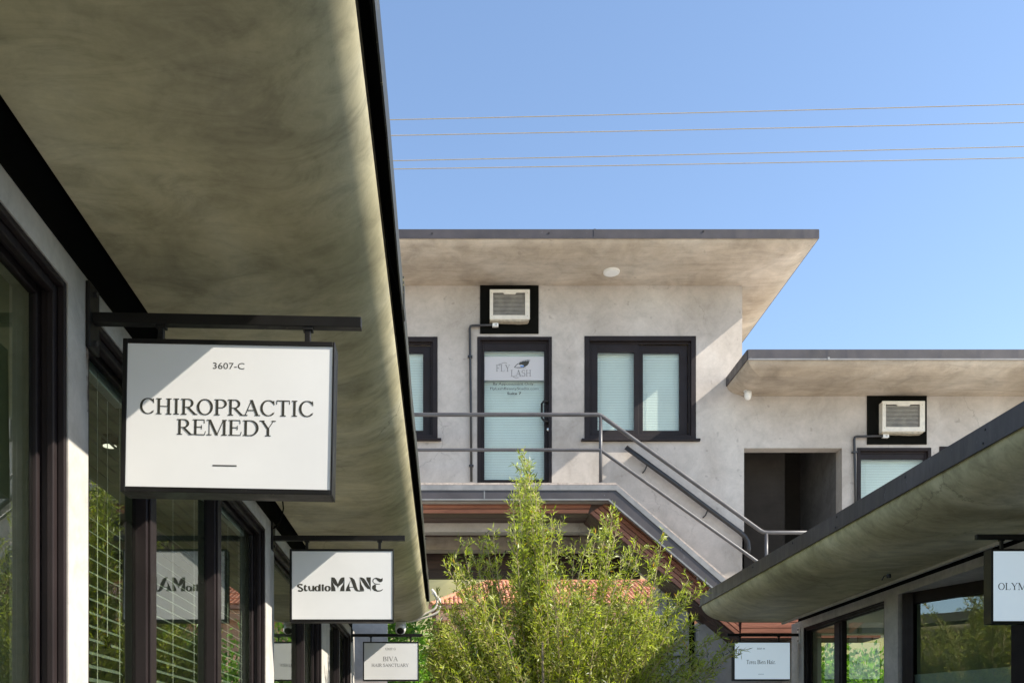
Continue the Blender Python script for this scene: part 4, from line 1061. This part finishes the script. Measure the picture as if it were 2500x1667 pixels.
MANE = [
    [(945, 245), (958, 300), (972, 350), (1000, 410), (1030, 470), (1040, 540), (945, 540)],
    [(950, 245), (1010, 250), (1045, 290), (1068, 340), (1088, 388), (1105, 340), (1122, 300), (1150, 260), (1190, 247), (1226, 245), (1222, 300), (1195, 365), (1140, 412), (1105, 440), (1088, 478), (1070, 440), (1030, 412), (985, 365), (962, 310)],
    [(1228, 247), (1216, 320), (1195, 395), (1150, 465), (1130, 540), (1228, 540)],
    [(1325, 245), (1390, 252), (1440, 295), (1468, 370), (1490, 450), (1515, 515), (1545, 522), (1645, 522), (1645, 540), (1545, 548), (1490, 545), (1450, 520), (1420, 460), (1395, 385), (1362, 305), (1350, 262)],
    [(1362, 308), (1338, 370), (1330, 440), (1345, 500), (1365, 540), (1250, 540), (1275, 460), (1320, 375)],
    [(1330, 450), (1490, 450), (1490, 462), (1330, 462)],
    [(1553, 245), (1600, 248), (1650, 275), (1700, 348), (1740, 415), (1776, 465), (1786, 470), (1786, 548), (1772, 500), (1715, 486), (1660, 425), (1620, 360), (1580, 300)],
    [(1553, 250), (1565, 305), (1590, 400), (1635, 475), (1645, 518), (1553, 518)],
    [(1693, 245), (1787, 245), (1787, 468), (1776, 462), (1740, 372), (1700, 300)],
    [(1860, 265), (1900, 250), (1950, 262), (1995, 280), (2035, 265), (2042, 250), (2040, 320), (2010, 350), (1970, 347), (1930, 318), (1895, 280), (1855, 285), (1838, 320), (1850, 358), (1890, 380), (1985, 384), (1985, 394), (1900, 397), (1850, 377), (1820, 330), (1830, 285)],
    [(1895, 398), (1900, 430), (1895, 485), (1930, 525), (1990, 522), (2040, 498), (2052, 505), (2005, 540), (1930, 550), (1860, 532), (1812, 480), (1820, 430), (1860, 400)],
]
def studio():
    o = []
    s = lambda pts, a=46, b=16: o.append(stroke(pts, a, b))
    s(arc(285, -425, 50, 28, 20, 200, 10) + [(262, -452), (312, -478)] + arc(288, -508, 45, 30, 40, -160, 10), 40, 26)
    o.append([(365, 395 + 25), (410, 400), (405, 430), (430, 432), (430, 442), (405, 445), (405, 500), (425, 520), (445, 505), (440, 530), (410, 545), (375, 535), (365, 500)])
    s([(470, -430), (478, -480), (485, -515), (510, -535), (540, -515)], 42, 18); s([(565, -425), (565, -540)], 42, 20)
    s(arc(650, -485, 42, 48, 0, 360, 16), 44, 16); s([(700, -395), (700, -540)], 44, 22)
    s([(765, -435), (765, -540)], 42, 20); o.append([(a, -b) for a, b in arc(766, -417, 26, 24, 0, 340, 12)])
    s(arc(868, -485, 46, 50, 0, 360, 16), 48, 14)
    return [[(p[0], abs(p[1])) for p in pl] for pl in o]
STUDIO_LETTERS = lambda p: (p[0:1], p[1:2], p[2:4], p[4:6], p[6:8], p[8:9])
def deco2(t, mk, X, Z):
    cx = lambda z: X(700 + z / 8.711); cz = lambda z: Z(1380 + z / 8.711)
    def fn(b, polys):
        for k, pl in enumerate(polys): poly_face(b, [(cx(p[0]), cz(p[1])) for p in pl], mk, 0.0004 + 0.00007 * (k % 6))
    sd_ = studio()
    for grp in (MANE[0:3], MANE[3:6], MANE[6:9], MANE[9:11]) + STUDIO_LETTERS(sd_):
        b = MB(); fn(b, grp); b.build('letter', M['letter'], t)
sign('white hanging sign with StudioMANE in heavy swooping letters', 1, XW_L, 6.98, 1310, 988, (1272, 1340), (707, 961, 1339, 1517), (747, 926), 0.0, deco2)

def deco3(t, mk, X, Z):
    zx = lambda z: X(820 + z / 8.4); zz = lambda z: Z(1490 + z / 8.4)
    serif_line((t, M['letter_grey']), 'BIVA', zx(960), zx(1270), zz(1030), zz(940), mk, 0.0004, 0.14, 0.06)
    serif_line((t, M['letter_grey']), 'HAIR SANCTUARY', zx(730), zx(1495), zz(1145), zz(1082), mk, 0.0004, 0.16, 0.08)
    serif_line((t, M['letter_grey']), 'UNIT G', zx(1012), zx(1230), zz(806), zz(760), mk, 0.0004, 0.15, 0.08)
sign('white hanging sign reading BIVA HAIR SANCTUARY, partly over the tree', 1, XW_L, 13.05, 1549, 1032, (1532, 1566), (886, 1022, 1565.5, 1661), (905, 1002), 0.0, deco3, arm_h=0.04)

def deco4(t, mk, X, Z):
    zx = lambda z: X(1740 + z / 5.345); zz = lambda z: Z(1500 + z / 5.345)
    serif_line((t, M['letter']), 'Tress Bien Hair.', zx(440), zx(825), zz(640), zz(588), mk, 0.0004, 0.17, 0.08)
    put(t, lambda b: sans_line(b, '3607-H', zx(578), zx(682), zz(451), zz(429), mk, 0.0004))
    put(t, lambda b: poly_face(b, [(zx(595), zz(774)), (zx(670), zz(774)), (zx(670), zz(770)), (zx(595), zz(770))], mk, 0.0004))
sign('pale hanging sign reading Tress Bien Hair. under the far end of the right eave', -1, XW_R, 13.25, 1548, 1778, (1530, 1568), (1791, 1930, 1565, 1660), (1809, 1904), 0.0, deco4, plate_mat='white', arm_h=0.04, face='sign_glow')
def deco5(t, mk, X, Z):
    zx = lambda z: X(1650 + z / 2.767); zz = lambda z: Z(1200 + z / 2.767)
    serif_line((t, M['letter']), 'OLYM', zx(2178), zx(2372), zz(661), zz(614), mk, 0.0004, 0.14, 0.055)
sign('pale hanging sign beginning OLYM, cut by the right picture edge', -1, XW_R, 7.08, 1307, 2391, (1275, 1340), (2420, 2671, 1339, 1521), (2454, 2634), 0.0, deco5, face='sign_glow')

# ==================================================================== SMALL THINGS ON THE WINGS
rm_, rnt, rb_ = newmat('rust_run')
rn = noise(rnt, 60, 5, 0.7, 0.5, stretch=(1, 1, 0.25)); rr_ = ramp(rnt, [(0.40, 0.0), (0.62, 0.85)]); rnt.links.new(rn.outputs[0], rr_.inputs[0])
rb_.inputs['Base Color'].default_value = (0.17, 0.075, 0.03, 1); rb_.inputs['Roughness'].default_value = 0.9; rnt.links.new(rr_.outputs[0], rb_.inputs['Alpha'])
b = MB(); b.add([(XW_L + 0.0012, 3.364, PZ(846, 3.36)), (XW_L + 0.0012, 3.388, PZ(846, 3.36)), (XW_L + 0.0012, 3.386, PZ(1000, 3.36)), (XW_L + 0.0012, 3.376, PZ(1000, 3.36))], [(0, 3, 2, 1)])
b.build('rust_stain', rm_, shopL)
# security camera and its cables at the far end of the left eave
cc = P(978, 1524, 13.16)
cm = thing('security_camera', 'small white security camera hanging below the far end of the eave', 'camera', cc)
b = MB(); b.box(cc.x - 0.065, cc.x + 0.075, 13.11, 13.19, cc.z - 0.02, ZS_L + 0.004); b.build('mount', M['white'], cm, bevel=0.008)
mt = Matrix.Rotation(R(90 + 28), 4, 'X')
b = MB(); b.lathe([(0.062, -0.07), (0.072, -0.04), (0.074, 0.03), (0.070, 0.085), (0.058, 0.095)], cc + Vector((0, -0.02, -0.055)), 20, mt); b.build('body', M['white'], cm, smooth=False)
b = MB(); b.lathe([(0.048, 0.0), (0.044, 0.012), (0.02, 0.02)], cc + Vector((0, -0.02, -0.055)) + mt @ Vector((0, 0, 0.0952)), 20, mt); b.build('lens', M['black'], cm)
cb = thing('cable_loop', 'pale cables looping under the far corner of the eave near the camera', 'cable', P(1047, 1480, 13.25))
for (dx, dy, y0) in ((0, 0, 13.23), (7, 8, 13.25)):
    pts = [P(1054 + dx * .2, 1438 + dy, y0), P(1064 + dx, 1452 + dy, y0), P(1067 + dx, 1470 + dy, y0), P(1060 + dx, 1486 + dy, y0), P(1040 + dx, 1497 + dy * .8, y0), P(1010, 1511 + dy * .4, y0 - 0.01), P(988, 1516, 13.21)]
    sm = []
    for i in range(len(pts) - 1):
        for k in range(5):
            t = k / 5; p0_ = pts[max(i - 1, 0)]; p1_ = pts[i]; p2_ = pts[i + 1]; p3_ = pts[min(i + 2, len(pts) - 1)]
            sm.append(0.5 * ((2 * p1_) + (p2_ - p0_) * t + (2 * p0_ - 5 * p1_ + 4 * p2_ - p3_) * t * t + (3 * p1_ - p0_ - 3 * p2_ + p3_) * t ** 3))
    b = MB(); b.tube(sm + [pts[-1]], 0.017, 8); b.build('cable', M['cable'], cb, smooth=True)
# loose wire by the second bracket, and along the drip edge
b = MB(); b.tube([P(690, 1222, 6.6), P(692, 1240, 6.7), P(688, 1262, 6.8), P(680, 1279, 6.9), P(668, 1289, 7.0)], 0.005, 6)
tag(b.build('loose_wire', M['band']), 'thin black wire drooping from the eave to the StudioMANE sign bracket', 'wire')
b = MB(); b.tube([(XL_L - 0.03, 2.0, ZL_L + 0.03), (XL_L - 0.036, 2.2, ZL_L - 0.01), (XL_L - 0.032, 2.38, ZL_L - 0.012), (XL_L - 0.01, 2.55, ZL_L - 0.003), (XL_L - 0.01, 2.75, ZL_L + 0.02)], 0.003, 6)
tag(b.build('loose_wire', M['band']), 'thin black wire sagging from the roof edge at the top of the picture', 'wire')
b = MB(); b.tube([(XL_L - 0.03, 3.55, ZL_L + 0.03), (XL_L - 0.038, 3.7, ZL_L - 0.012), (XL_L - 0.034, 3.9, ZL_L - 0.012), (XL_L - 0.01, 4.2, ZL_L + 0.02)], 0.003, 6)
tag(b.build('loose_wire', M['band']), 'thin black wire sagging from the roof edge above the chiropractic sign', 'wire')
# tap-like fixture on the dark slot of the right wing
q = P(2170, 1410, 8.62)
fxr = thing('sensor_fixture', 'small dark sensor fixed beside the black band under the right eave', 'sensor', q)
b = MB(); b.lathe([(0.018, 0), (0.021, 0.014), (0.018, 0.034)], q, 12); b.build('head', M['black'], fxr)
b = MB(); b.tube([q + Vector((0, 0, 0.03)), q + Vector((-0.03, 0.03, 0.02)), q + Vector((-0.045, 0.04, -0.015))], 0.006, 6); b.build('cord', M['black'], fxr)

# blinds behind the shop window beside the chiropractic sign
sl = MB(); sl.add([(-0.021, -0.5, 0.012), (0.021, -0.5, -0.012), (0.021, 0.5, -0.012), (-0.021, 0.5, 0.012), (0.003, -0.5, 0.003), (0.003, 0.5, 0.003)], [(0, 4, 5, 3), (4, 1, 2, 5)])
slat_me = sl.mesh('slat', M['slat'])
for (ya, yb, lab) in ((3.50, 4.16, 'white venetian blind just left of the chiropractic sign, slats open'), (4.38, 5.42, 'white venetian blind behind the glass below the chiropractic sign'), (5.64, 6.66, 'white venetian blind in the pane beside the StudioMANE bracket')):
    t = thing('venetian_blind', lab, 'blind', (-1.53, (ya + yb) / 2, 0.3), 'shop window blinds')
    for k in range(52):
        zz = 0.32 + k * 0.054
        o = bpy.data.objects.new('slat', slat_me); COL.objects.link(o)
        o.location = (-1.425, (ya + yb) / 2, zz); o.scale = (1, yb - ya, 1); attach(o, t)
    for fy in (0.1, 0.5, 0.9):
        yy = ya + (yb - ya) * fy
        b = MB(); b.tube([(-1.398, yy, 0.3), (-1.398, yy, ZW1 - 0.05)], 0.0016, 5); b.build('ladder_cord', M['cord'], t)
    b = MB(); b.box(-1.455, -1.40, ya, yb, ZW1 - 0.08, ZW1 - 0.02); b.build('headrail', M['blind'], t)
tas = thing('blind_tassel', 'dark tassel hanging on the blind cord left of the chiropractic sign', 'tassel', (-1.40, 3.95, 1.7))
b = MB(); b.tube([(-1.40, 3.95, 3.0), (-1.40, 3.95, 2.02)], 0.0018, 5); b.build('cord', M['cord'], tas)
b = MB(); b.lathe([(0.016, 0), (0.012, 0.03), (0.006, 0.05)], (-1.40, 3.95, 1.97), 10); b.build('knob', M['band'], tas)
lamp_m, lnt, lb = newmat('lit_lamp')
lb.inputs['Emission Color'].default_value = (1.0, 0.93, 0.78, 1); lb.inputs['Emission Strength'].default_value = 1.0
pl = thing('pendant_lamp', 'small round lit lamp seen through the shop glass left of the chiropractic sign', 'lamp', (-1.76, 5.0, EYE + 1.6))
c = (-1.76, 5.0, EYE + 1.60)
b = MB(); b.lathe([(0.038, 0), (0.043, 0.010), (0.043, 0.05)], c, 20); b.build('housing', M['band'], pl)
b = MB(); b.lathe([(0.033, -0.005), (0.035, -0.001)], c, 20); b.build('diffuser', lamp_m, pl)

# ==================================================================== POWER LINES
for k, (ya, yb, lab) in enumerate(((276, 240, 'topmost tan power line crossing the sky'), (312, 282, 'second tan power line from the top crossing the sky'),
                                   (370, 337, 'third tan power line from the top, just above the lowest'), (389, 363, 'lowest tan power line crossing the sky'))):
    x0, x1 = 880 * D2S, 2352 * D2S
    a = P(x0, ya * D2S, 24.0 + k * .25); c = P(x1, yb * D2S, 24.0 + k * .25)
    d_ = (c - a) / (c.x - a.x)
    pts = []
    for i in range(41):
        x = -22 + 70 * i / 40
        p = a + d_ * (x - a.x); t = (x - a.x) / (c.x - a.x)
        p.z += 0.05 * (t - 0) * (t - 1)
        pts.append(p)
    b = MB(); b.tube(pts, 0.0095, 6)
    tag(b.build('power_line', M['wire']), lab, 'cable', 'power lines')

# ==================================================================== TILED HOUSE BEHIND
YHs = 38.0
hx0, hx1 = PX(1052, YHs), PX(1660, YHs)
ze, zr = PZ(1478, YHs), PZ(1478, YHs) + 1.75
house = thing('tiled_house', 'salmon stucco house with a terracotta barrel tile roof behind the tree', 'house', ((hx0 + hx1) / 2, YHs + 3, 0))
hd = 4.6
b = MB(); b.box(hx0 + 0.5, hx1 + 3, YHs + 0.5, YHs + 2 * hd - .5, 0, ze - 0.05); b.build('wall', M['stucco'], house)
b = MB(); 
b.add([(hx0, YHs, ze), (hx1 + 4, YHs, ze), (hx1 + 4, YHs + hd, zr), (hx0 + 2.6, YHs + hd, zr), (hx0, YHs + 2 * hd, ze), (hx1 + 4, YHs + 2 * hd, ze)], [(0, 1, 2, 3), (0, 3, 4), (3, 2, 5, 4)])
roof = b.build('roof', M['gutter'], house)
b = MB(); b.box(hx0 - 0.1, hx1 + 4, YHs - 0.14, YHs - 0.01, ze - 0.14, ze + 0.01); b.build('gutter', M['gutter'], house)
b = MB(); b.box(hx0 + 0.2, hx1 + 4, YHs + 0.1, YHs + 0.45, ze - 0.55, ze - 0.15); b.build('cornice', M['stucco'], house)
tm = MB()
nseg = 5
tl = 1.02
for i in range(nseg + 1):
    pass
vs = []; fs = []
for j, yy in enumerate((0, 1)):
    for i in range(nseg + 1):
        a = math.pi * i / nseg
        vs.append((-0.088 * math.cos(a) * (1 - 0.1 * j), yy * tl, 0.075 * math.sin(a) + 0.035 * (1 - j)))
for i in range(nseg): fs.append((i, i + 1, nseg + 2 + i, nseg + 1 + i))
fs.append(tuple(range(nseg, -1, -1)))
tm.add(vs, fs); tile_me = tm.mesh('roof_tile', M['tile'], False)
slope = math.atan2(zr - ze, hd); ln = math.hypot(hd, zr - ze)
cols = 55; rows = 5
pit = (hx1 - hx0) / cols
for r_ in range(rows):
    s0 = r_ * 0.96
    for c_i in range(cols):
        x = hx0 + pit * (c_i + 0.5)
        if (x - hx0) < 2.6 * (s0 + 0.5) / ln: continue
        if r_ * cols + c_i >= 300: continue
        o = bpy.data.objects.new('roof_tile', tile_me); COL.objects.link(o)
        o.location = (x + random.uniform(-.008, .008), YHs + s0 * math.cos(slope), ze + s0 * math.sin(slope) + 0.01 + random.uniform(0, .012)); o.rotation_euler = (slope, 0, random.uniform(-.015, .015)); attach(o, roof)
b = MB(); hp0, hp1 = Vector((hx0, YHs, ze + .06)), Vector((hx0 + 2.6, YHs + hd, zr + .06))
b.tube([hp0 + (hp1 - hp0) * (k / 10) for k in range(11)], 0.10, 8); b.tube([(hx0 + 2.6, YHs + hd, zr + .05), (hx1 + 4, YHs + hd, zr + .05)], 0.10, 8); b.build('ridge_tiles', M['tile'], roof)

# ==================================================================== TREES
def leaf_mesh(name, base, dirs, length, width, mat):
    """one bent rhombus per leaf, as numpy arrays"""
    n = len(base)
    d = dirs / np.linalg.norm(dirs, axis=1, keepdims=True)
    rnd = rng.normal(size=(n, 3)); s = np.cross(d, rnd); s /= np.linalg.norm(s, axis=1, keepdims=True) + 1e-9
    nn = np.cross(s, d)
    L = length[:, None]; Wd = width[:, None]
    v = np.empty((n, 4, 3))
    v[:, 0] = base; v[:, 1] = base + d * L * .45 + s * Wd * .5 + nn * Wd * .12; v[:, 2] = base + d * L - nn * L * .08; v[:, 3] = base + d * L * .45 - s * Wd * .5 + nn * Wd * .12
    me = bpy.data.meshes.new(name)
    me.vertices.add(4 * n); me.vertices.foreach_set('co', v.ravel())
    me.loops.add(4 * n); me.loops.foreach_set('vertex_index', np.arange(4 * n, dtype=np.int32))
    me.polygons.add(n); me.polygons.foreach_set('loop_start', np.arange(0, 4 * n, 4, dtype=np.int32)); me.polygons.foreach_set('loop_total', np.full(n, 4, dtype=np.int32))
    me.update(calc_edges=True); me.materials.append(mat)
    return me

def bez(a, b, c, t): return a * (1 - t) ** 2 + b * 2 * t * (1 - t) + c * t * t

YT = 10.0
tree = thing('olive_tree', 'bushy olive tree with upright leafy shoots in the courtyard', 'tree', (1.15, YT, 0))
DP = lambda x, y, Y=YT: P(x * D2S, y * D2S, Y)
tips = []
for q_ in ((1196, 1075, .05), (1212, 1062, -.06), (1222, 1098, .12), (1176, 1135, -.1), (1238, 1148, .1), (1205, 1120, .15), (1192, 1110, -.15), (1215, 1150, 0), (1225, 1175, .2), (1180, 1200, -.2), (1395, 1190, .08), (1370, 1225, -.1), (1420, 1200, .1), (1080, 1262, .1), (1115, 1240, .05), (1050, 1290, -.1)):
    tips.append((q_[0], q_[1], YT + q_[2], .8))
for (x, y, dy) in ((1205, 1042, 0), (1182, 1100, .1), (1232, 1120, -.1), (1190, 1165, .2), (1245, 1180, -.2), (1408, 1168, 0), (1385, 1205, .2), (1352, 1232, -.2), (1288, 1196, .1), (1268, 1185, -.1), (1320, 1262, .3),
                   (1062, 1248, 0), (1100, 1250, .2), (1132, 1222, -.1), (1042, 1272, .2), (1478, 1258, .0), (1522, 1222, .1), (1500, 1290, -.2), (1540, 1300, .2), (1440, 1268, -.3), (1460, 1250, .3), (1022, 1300, -.2), (1000, 1372, .1), (1582, 1330, .2), (1568, 1380, .0),
                   (1612, 1352, -.1), (1598, 1420, .1), (1648, 1462, -.2), (1670, 1478, -.4), (1690, 1490, -.5), (1640, 1540, -.3), (1625, 1500, -.1)):
    tips.append((x, y, YT + dy, 1.0))
outline = [(960, 1600), (972, 1500), (985, 1425), (1030, 1370), (1070, 1335), (1150, 1330), (1185, 1255), (1255, 1260), (1310, 1345), (1400, 1335), (1500, 1350), (1560, 1385), (1600, 1440), (1640, 1520), (1660, 1600)]
def top_at(x):
    for (a, b), (c, d_) in zip(outline[:-1], outline[1:]):
        if a <= x <= c: return b + (d_ - b) * (x - a) / (c - a)
    return 1700
rt = random.Random(11)
for k in range(46):
    tips.append((rt.uniform(978, 1035), rt.uniform(1435, 1610), YT + rt.uniform(-.5, .6), .9))
for k in range(265):
    x = rt.uniform(970, 1640)
    dy = rt.uniform(-1.15, 1.15)
    sc_ = YT / (YT + dy)
    y0_ = top_at(x)
    y = y0_ + (rt.random() ** 1.25) * 380 + 12
    tips.append((x, y, YT + dy, rt.uniform(.75, 1.0)))
lb_, ldr, ll_, lw_ = [], [], [], []
tw = MB(); br = MB()
base = Vector((1.15, YT, 0))
for ti, (x, y, Yt, vig) in enumerate(tips):
    tip = DP(x, y, Yt)
    hz = tip.z
    st = Vector((base.x + (tip.x - base.x) * 0.45, YT + (Yt - YT) * .45, max(0.6, min(hz - 0.7, hz * 0.45 + rt.uniform(-.2, .2)))))
    if hz > 3.6: st = Vector((base.x + (tip.x - base.x) * .55, YT, 1.6))
    side = (tip - st)
    ctrl = st + side * .55 + Vector((-side.x * .10 + rt.uniform(-.12, .12), -side.y * .1, abs(side.x) * .22 + rt.uniform(-.02, .22)))
    ctrl = ctrl + Vector((rt.uniform(-.08, .08), rt.uniform(-.1, .1), 0))
    pts = [bez(st, ctrl, tip, i / 12) for i in range(13)]
    tw.tube(pts, [0.010 * (1 - i / 13) + 0.0016 for i in range(13)], 5)
    ln_ = (tip - st).length
    nt_ = int(ln_ / 0.045)
    for i in range(nt_):
        t = 0.12 + 0.88 * (i + rt.random()) / nt_
        if t > 1: t = 1
        p = bez(st, ctrl, tip, t); tan = (bez(st, ctrl, tip, min(1, t + .02)) - bez(st, ctrl, tip, t - .02)).normalized()
        rd = Vector((rt.gauss(0, 1), rt.gauss(0, 1), rt.gauss(0, .8))); rd = (rd - tan * rd.dot(tan)).normalized()
        dr = (tan * rt.uniform(.4, 1.1) + rd * rt.uniform(.5, 1.1) + Vector((0, 0, .15))).normalized()
        tl_ = rt.uniform(.07, .30) * (1.05 - .72 * t) + 0.03
        e = p + dr * tl_ + Vector((0, 0, -tl_ * tl_ * .25))
        if tl_ > .09: tw.tube([p, (p + e) / 2 + Vector((0, 0, .006)), e], [.0035, .0026, .0014], 3, cap=False)
        nl = max(3, int(tl_ / 0.0125))
        for j in range(nl):
            u = (j + rt.random() * .6) / nl
            q_ = p + (e - p) * u
            rl = Vector((rt.gauss(0, 1), rt.gauss(0, 1), rt.gauss(0, 1))).normalized()
            ld_ = dr * rt.uniform(.5, 1.0) + rl * .75
            lb_.append(q_); ldr.append(ld_); ll_.append(rt.uniform(.042, .084)); lw_.append(rt.uniform(.0085, .0145))
print('olive leaves', len(lb_))
me = leaf_mesh('crown', np.array([tuple(p) for p in lb_]), np.array([tuple(p) for p in ldr]), np.array(ll_), np.array(lw_), M['leaf'])
o = bpy.data.objects.new('crown', me); COL.objects.link(o); attach(o, tree); o['kind'] = 'stuff'
tw.build('twigs', M['twig'], tree)
tr = MB()
for (dx, dy, r0) in ((-.05, 0, .075), (.22, .1, .06), (-.3, -.1, .055), (.5, -.05, .05), (0.05, .35, .045), (-.1, -.4, .045), (.45, .4, .04), (-.5, .3, .04)):
    tr = MB(); tr.tube([base + Vector((dx * .15, dy * .15, -.05)), base + Vector((dx * .3, dy * .3, .5)), base + Vector((dx * .9, dy * .8, 1.1)), base + Vector((dx * 1.5, dy * 1.4, 1.9)), base + Vector((dx * 1.8, dy * 1.8, 2.6))], [r0, r0 * .85, r0 * .65, r0 * .4, r0 * .18], 8)
    tr.build('limb', M['bark'], tree, smooth=True)

def shrub(name, label, cx, cy, zc, rx, ry, rz, n, seed, cat='shrub', group='sunlit shrubs beyond the passage'):
    r2 = np.random.default_rng(seed)
    t = thing(name, label, cat, (cx, cy, 0), group)
    nb_ = max(8, n // 130)
    dirs = r2.normal(size=(nb_, 3)); dirs /= np.linalg.norm(dirs, axis=1, keepdims=True)
    cen = np.array([cx, cy, zc]) + dirs * np.array([rx, ry, rz]) * (r2.random((nb_, 1)) ** .35)
    idx = r2.integers(0, nb_, n)
    off = r2.normal(size=(n, 3)) * np.array([rx, ry, rz]) * .17
    pos = cen[idx] + off
    dd = off * 1.0 + r2.normal(size=(n, 3)) * .12 + np.array([0, 0, .08])
    me = leaf_mesh('foliage', pos, dd, r2.uniform(.09, .17, n), r2.uniform(.045, .08, n), M['leaf_bright'])
    o = bpy.data.objects.new('foliage', me); COL.objects.link(o); attach(o, t); o['kind'] = 'stuff'
    b = MB()
    for k in range(4):
        a = k * 1.57 + .4
        b.tube([(cx + .05 * math.cos(a), cy + .05 * math.sin(a), -.05), (cx + .25 * rx * math.cos(a), cy + .25 * ry * math.sin(a), zc * .5), (cx + .5 * rx * math.cos(a), cy + .5 * ry * math.sin(a), zc + rz * .4)], [.06, .045, .015], 6)
    b.build('trunk', M['bark'], t)
shrub('shrub', 'bright green shrub above the BIVA sign, beyond the passage', -1.1, 19.6, 2.9, 1.25, 1.0, 1.45, 9000, 1)
shrub('shrub', 'bright green shrub below the gutter of the tiled house', 1.0, 21.5, 2.4, 1.5, 1.0, 1.7, 9000, 2)
shrub('shrub', 'bright green shrub behind the olive tree, below the tiled roof', 3.6, 22.0, 2.5, 1.6, 1.0, 1.7, 9000, 3)
shrub('shrub', 'bright green shrub glimpsed through the end window of the right shop', 7.6, 19.2, 1.9, 1.4, 1.0, 1.6, 8000, 4)
shrub('shrub', 'bright green shrub glimpsed behind the Tress Bien Hair. sign reflection', 9.4, 20.5, 2.0, 1.6, 1.0, 1.6, 8000, 5)
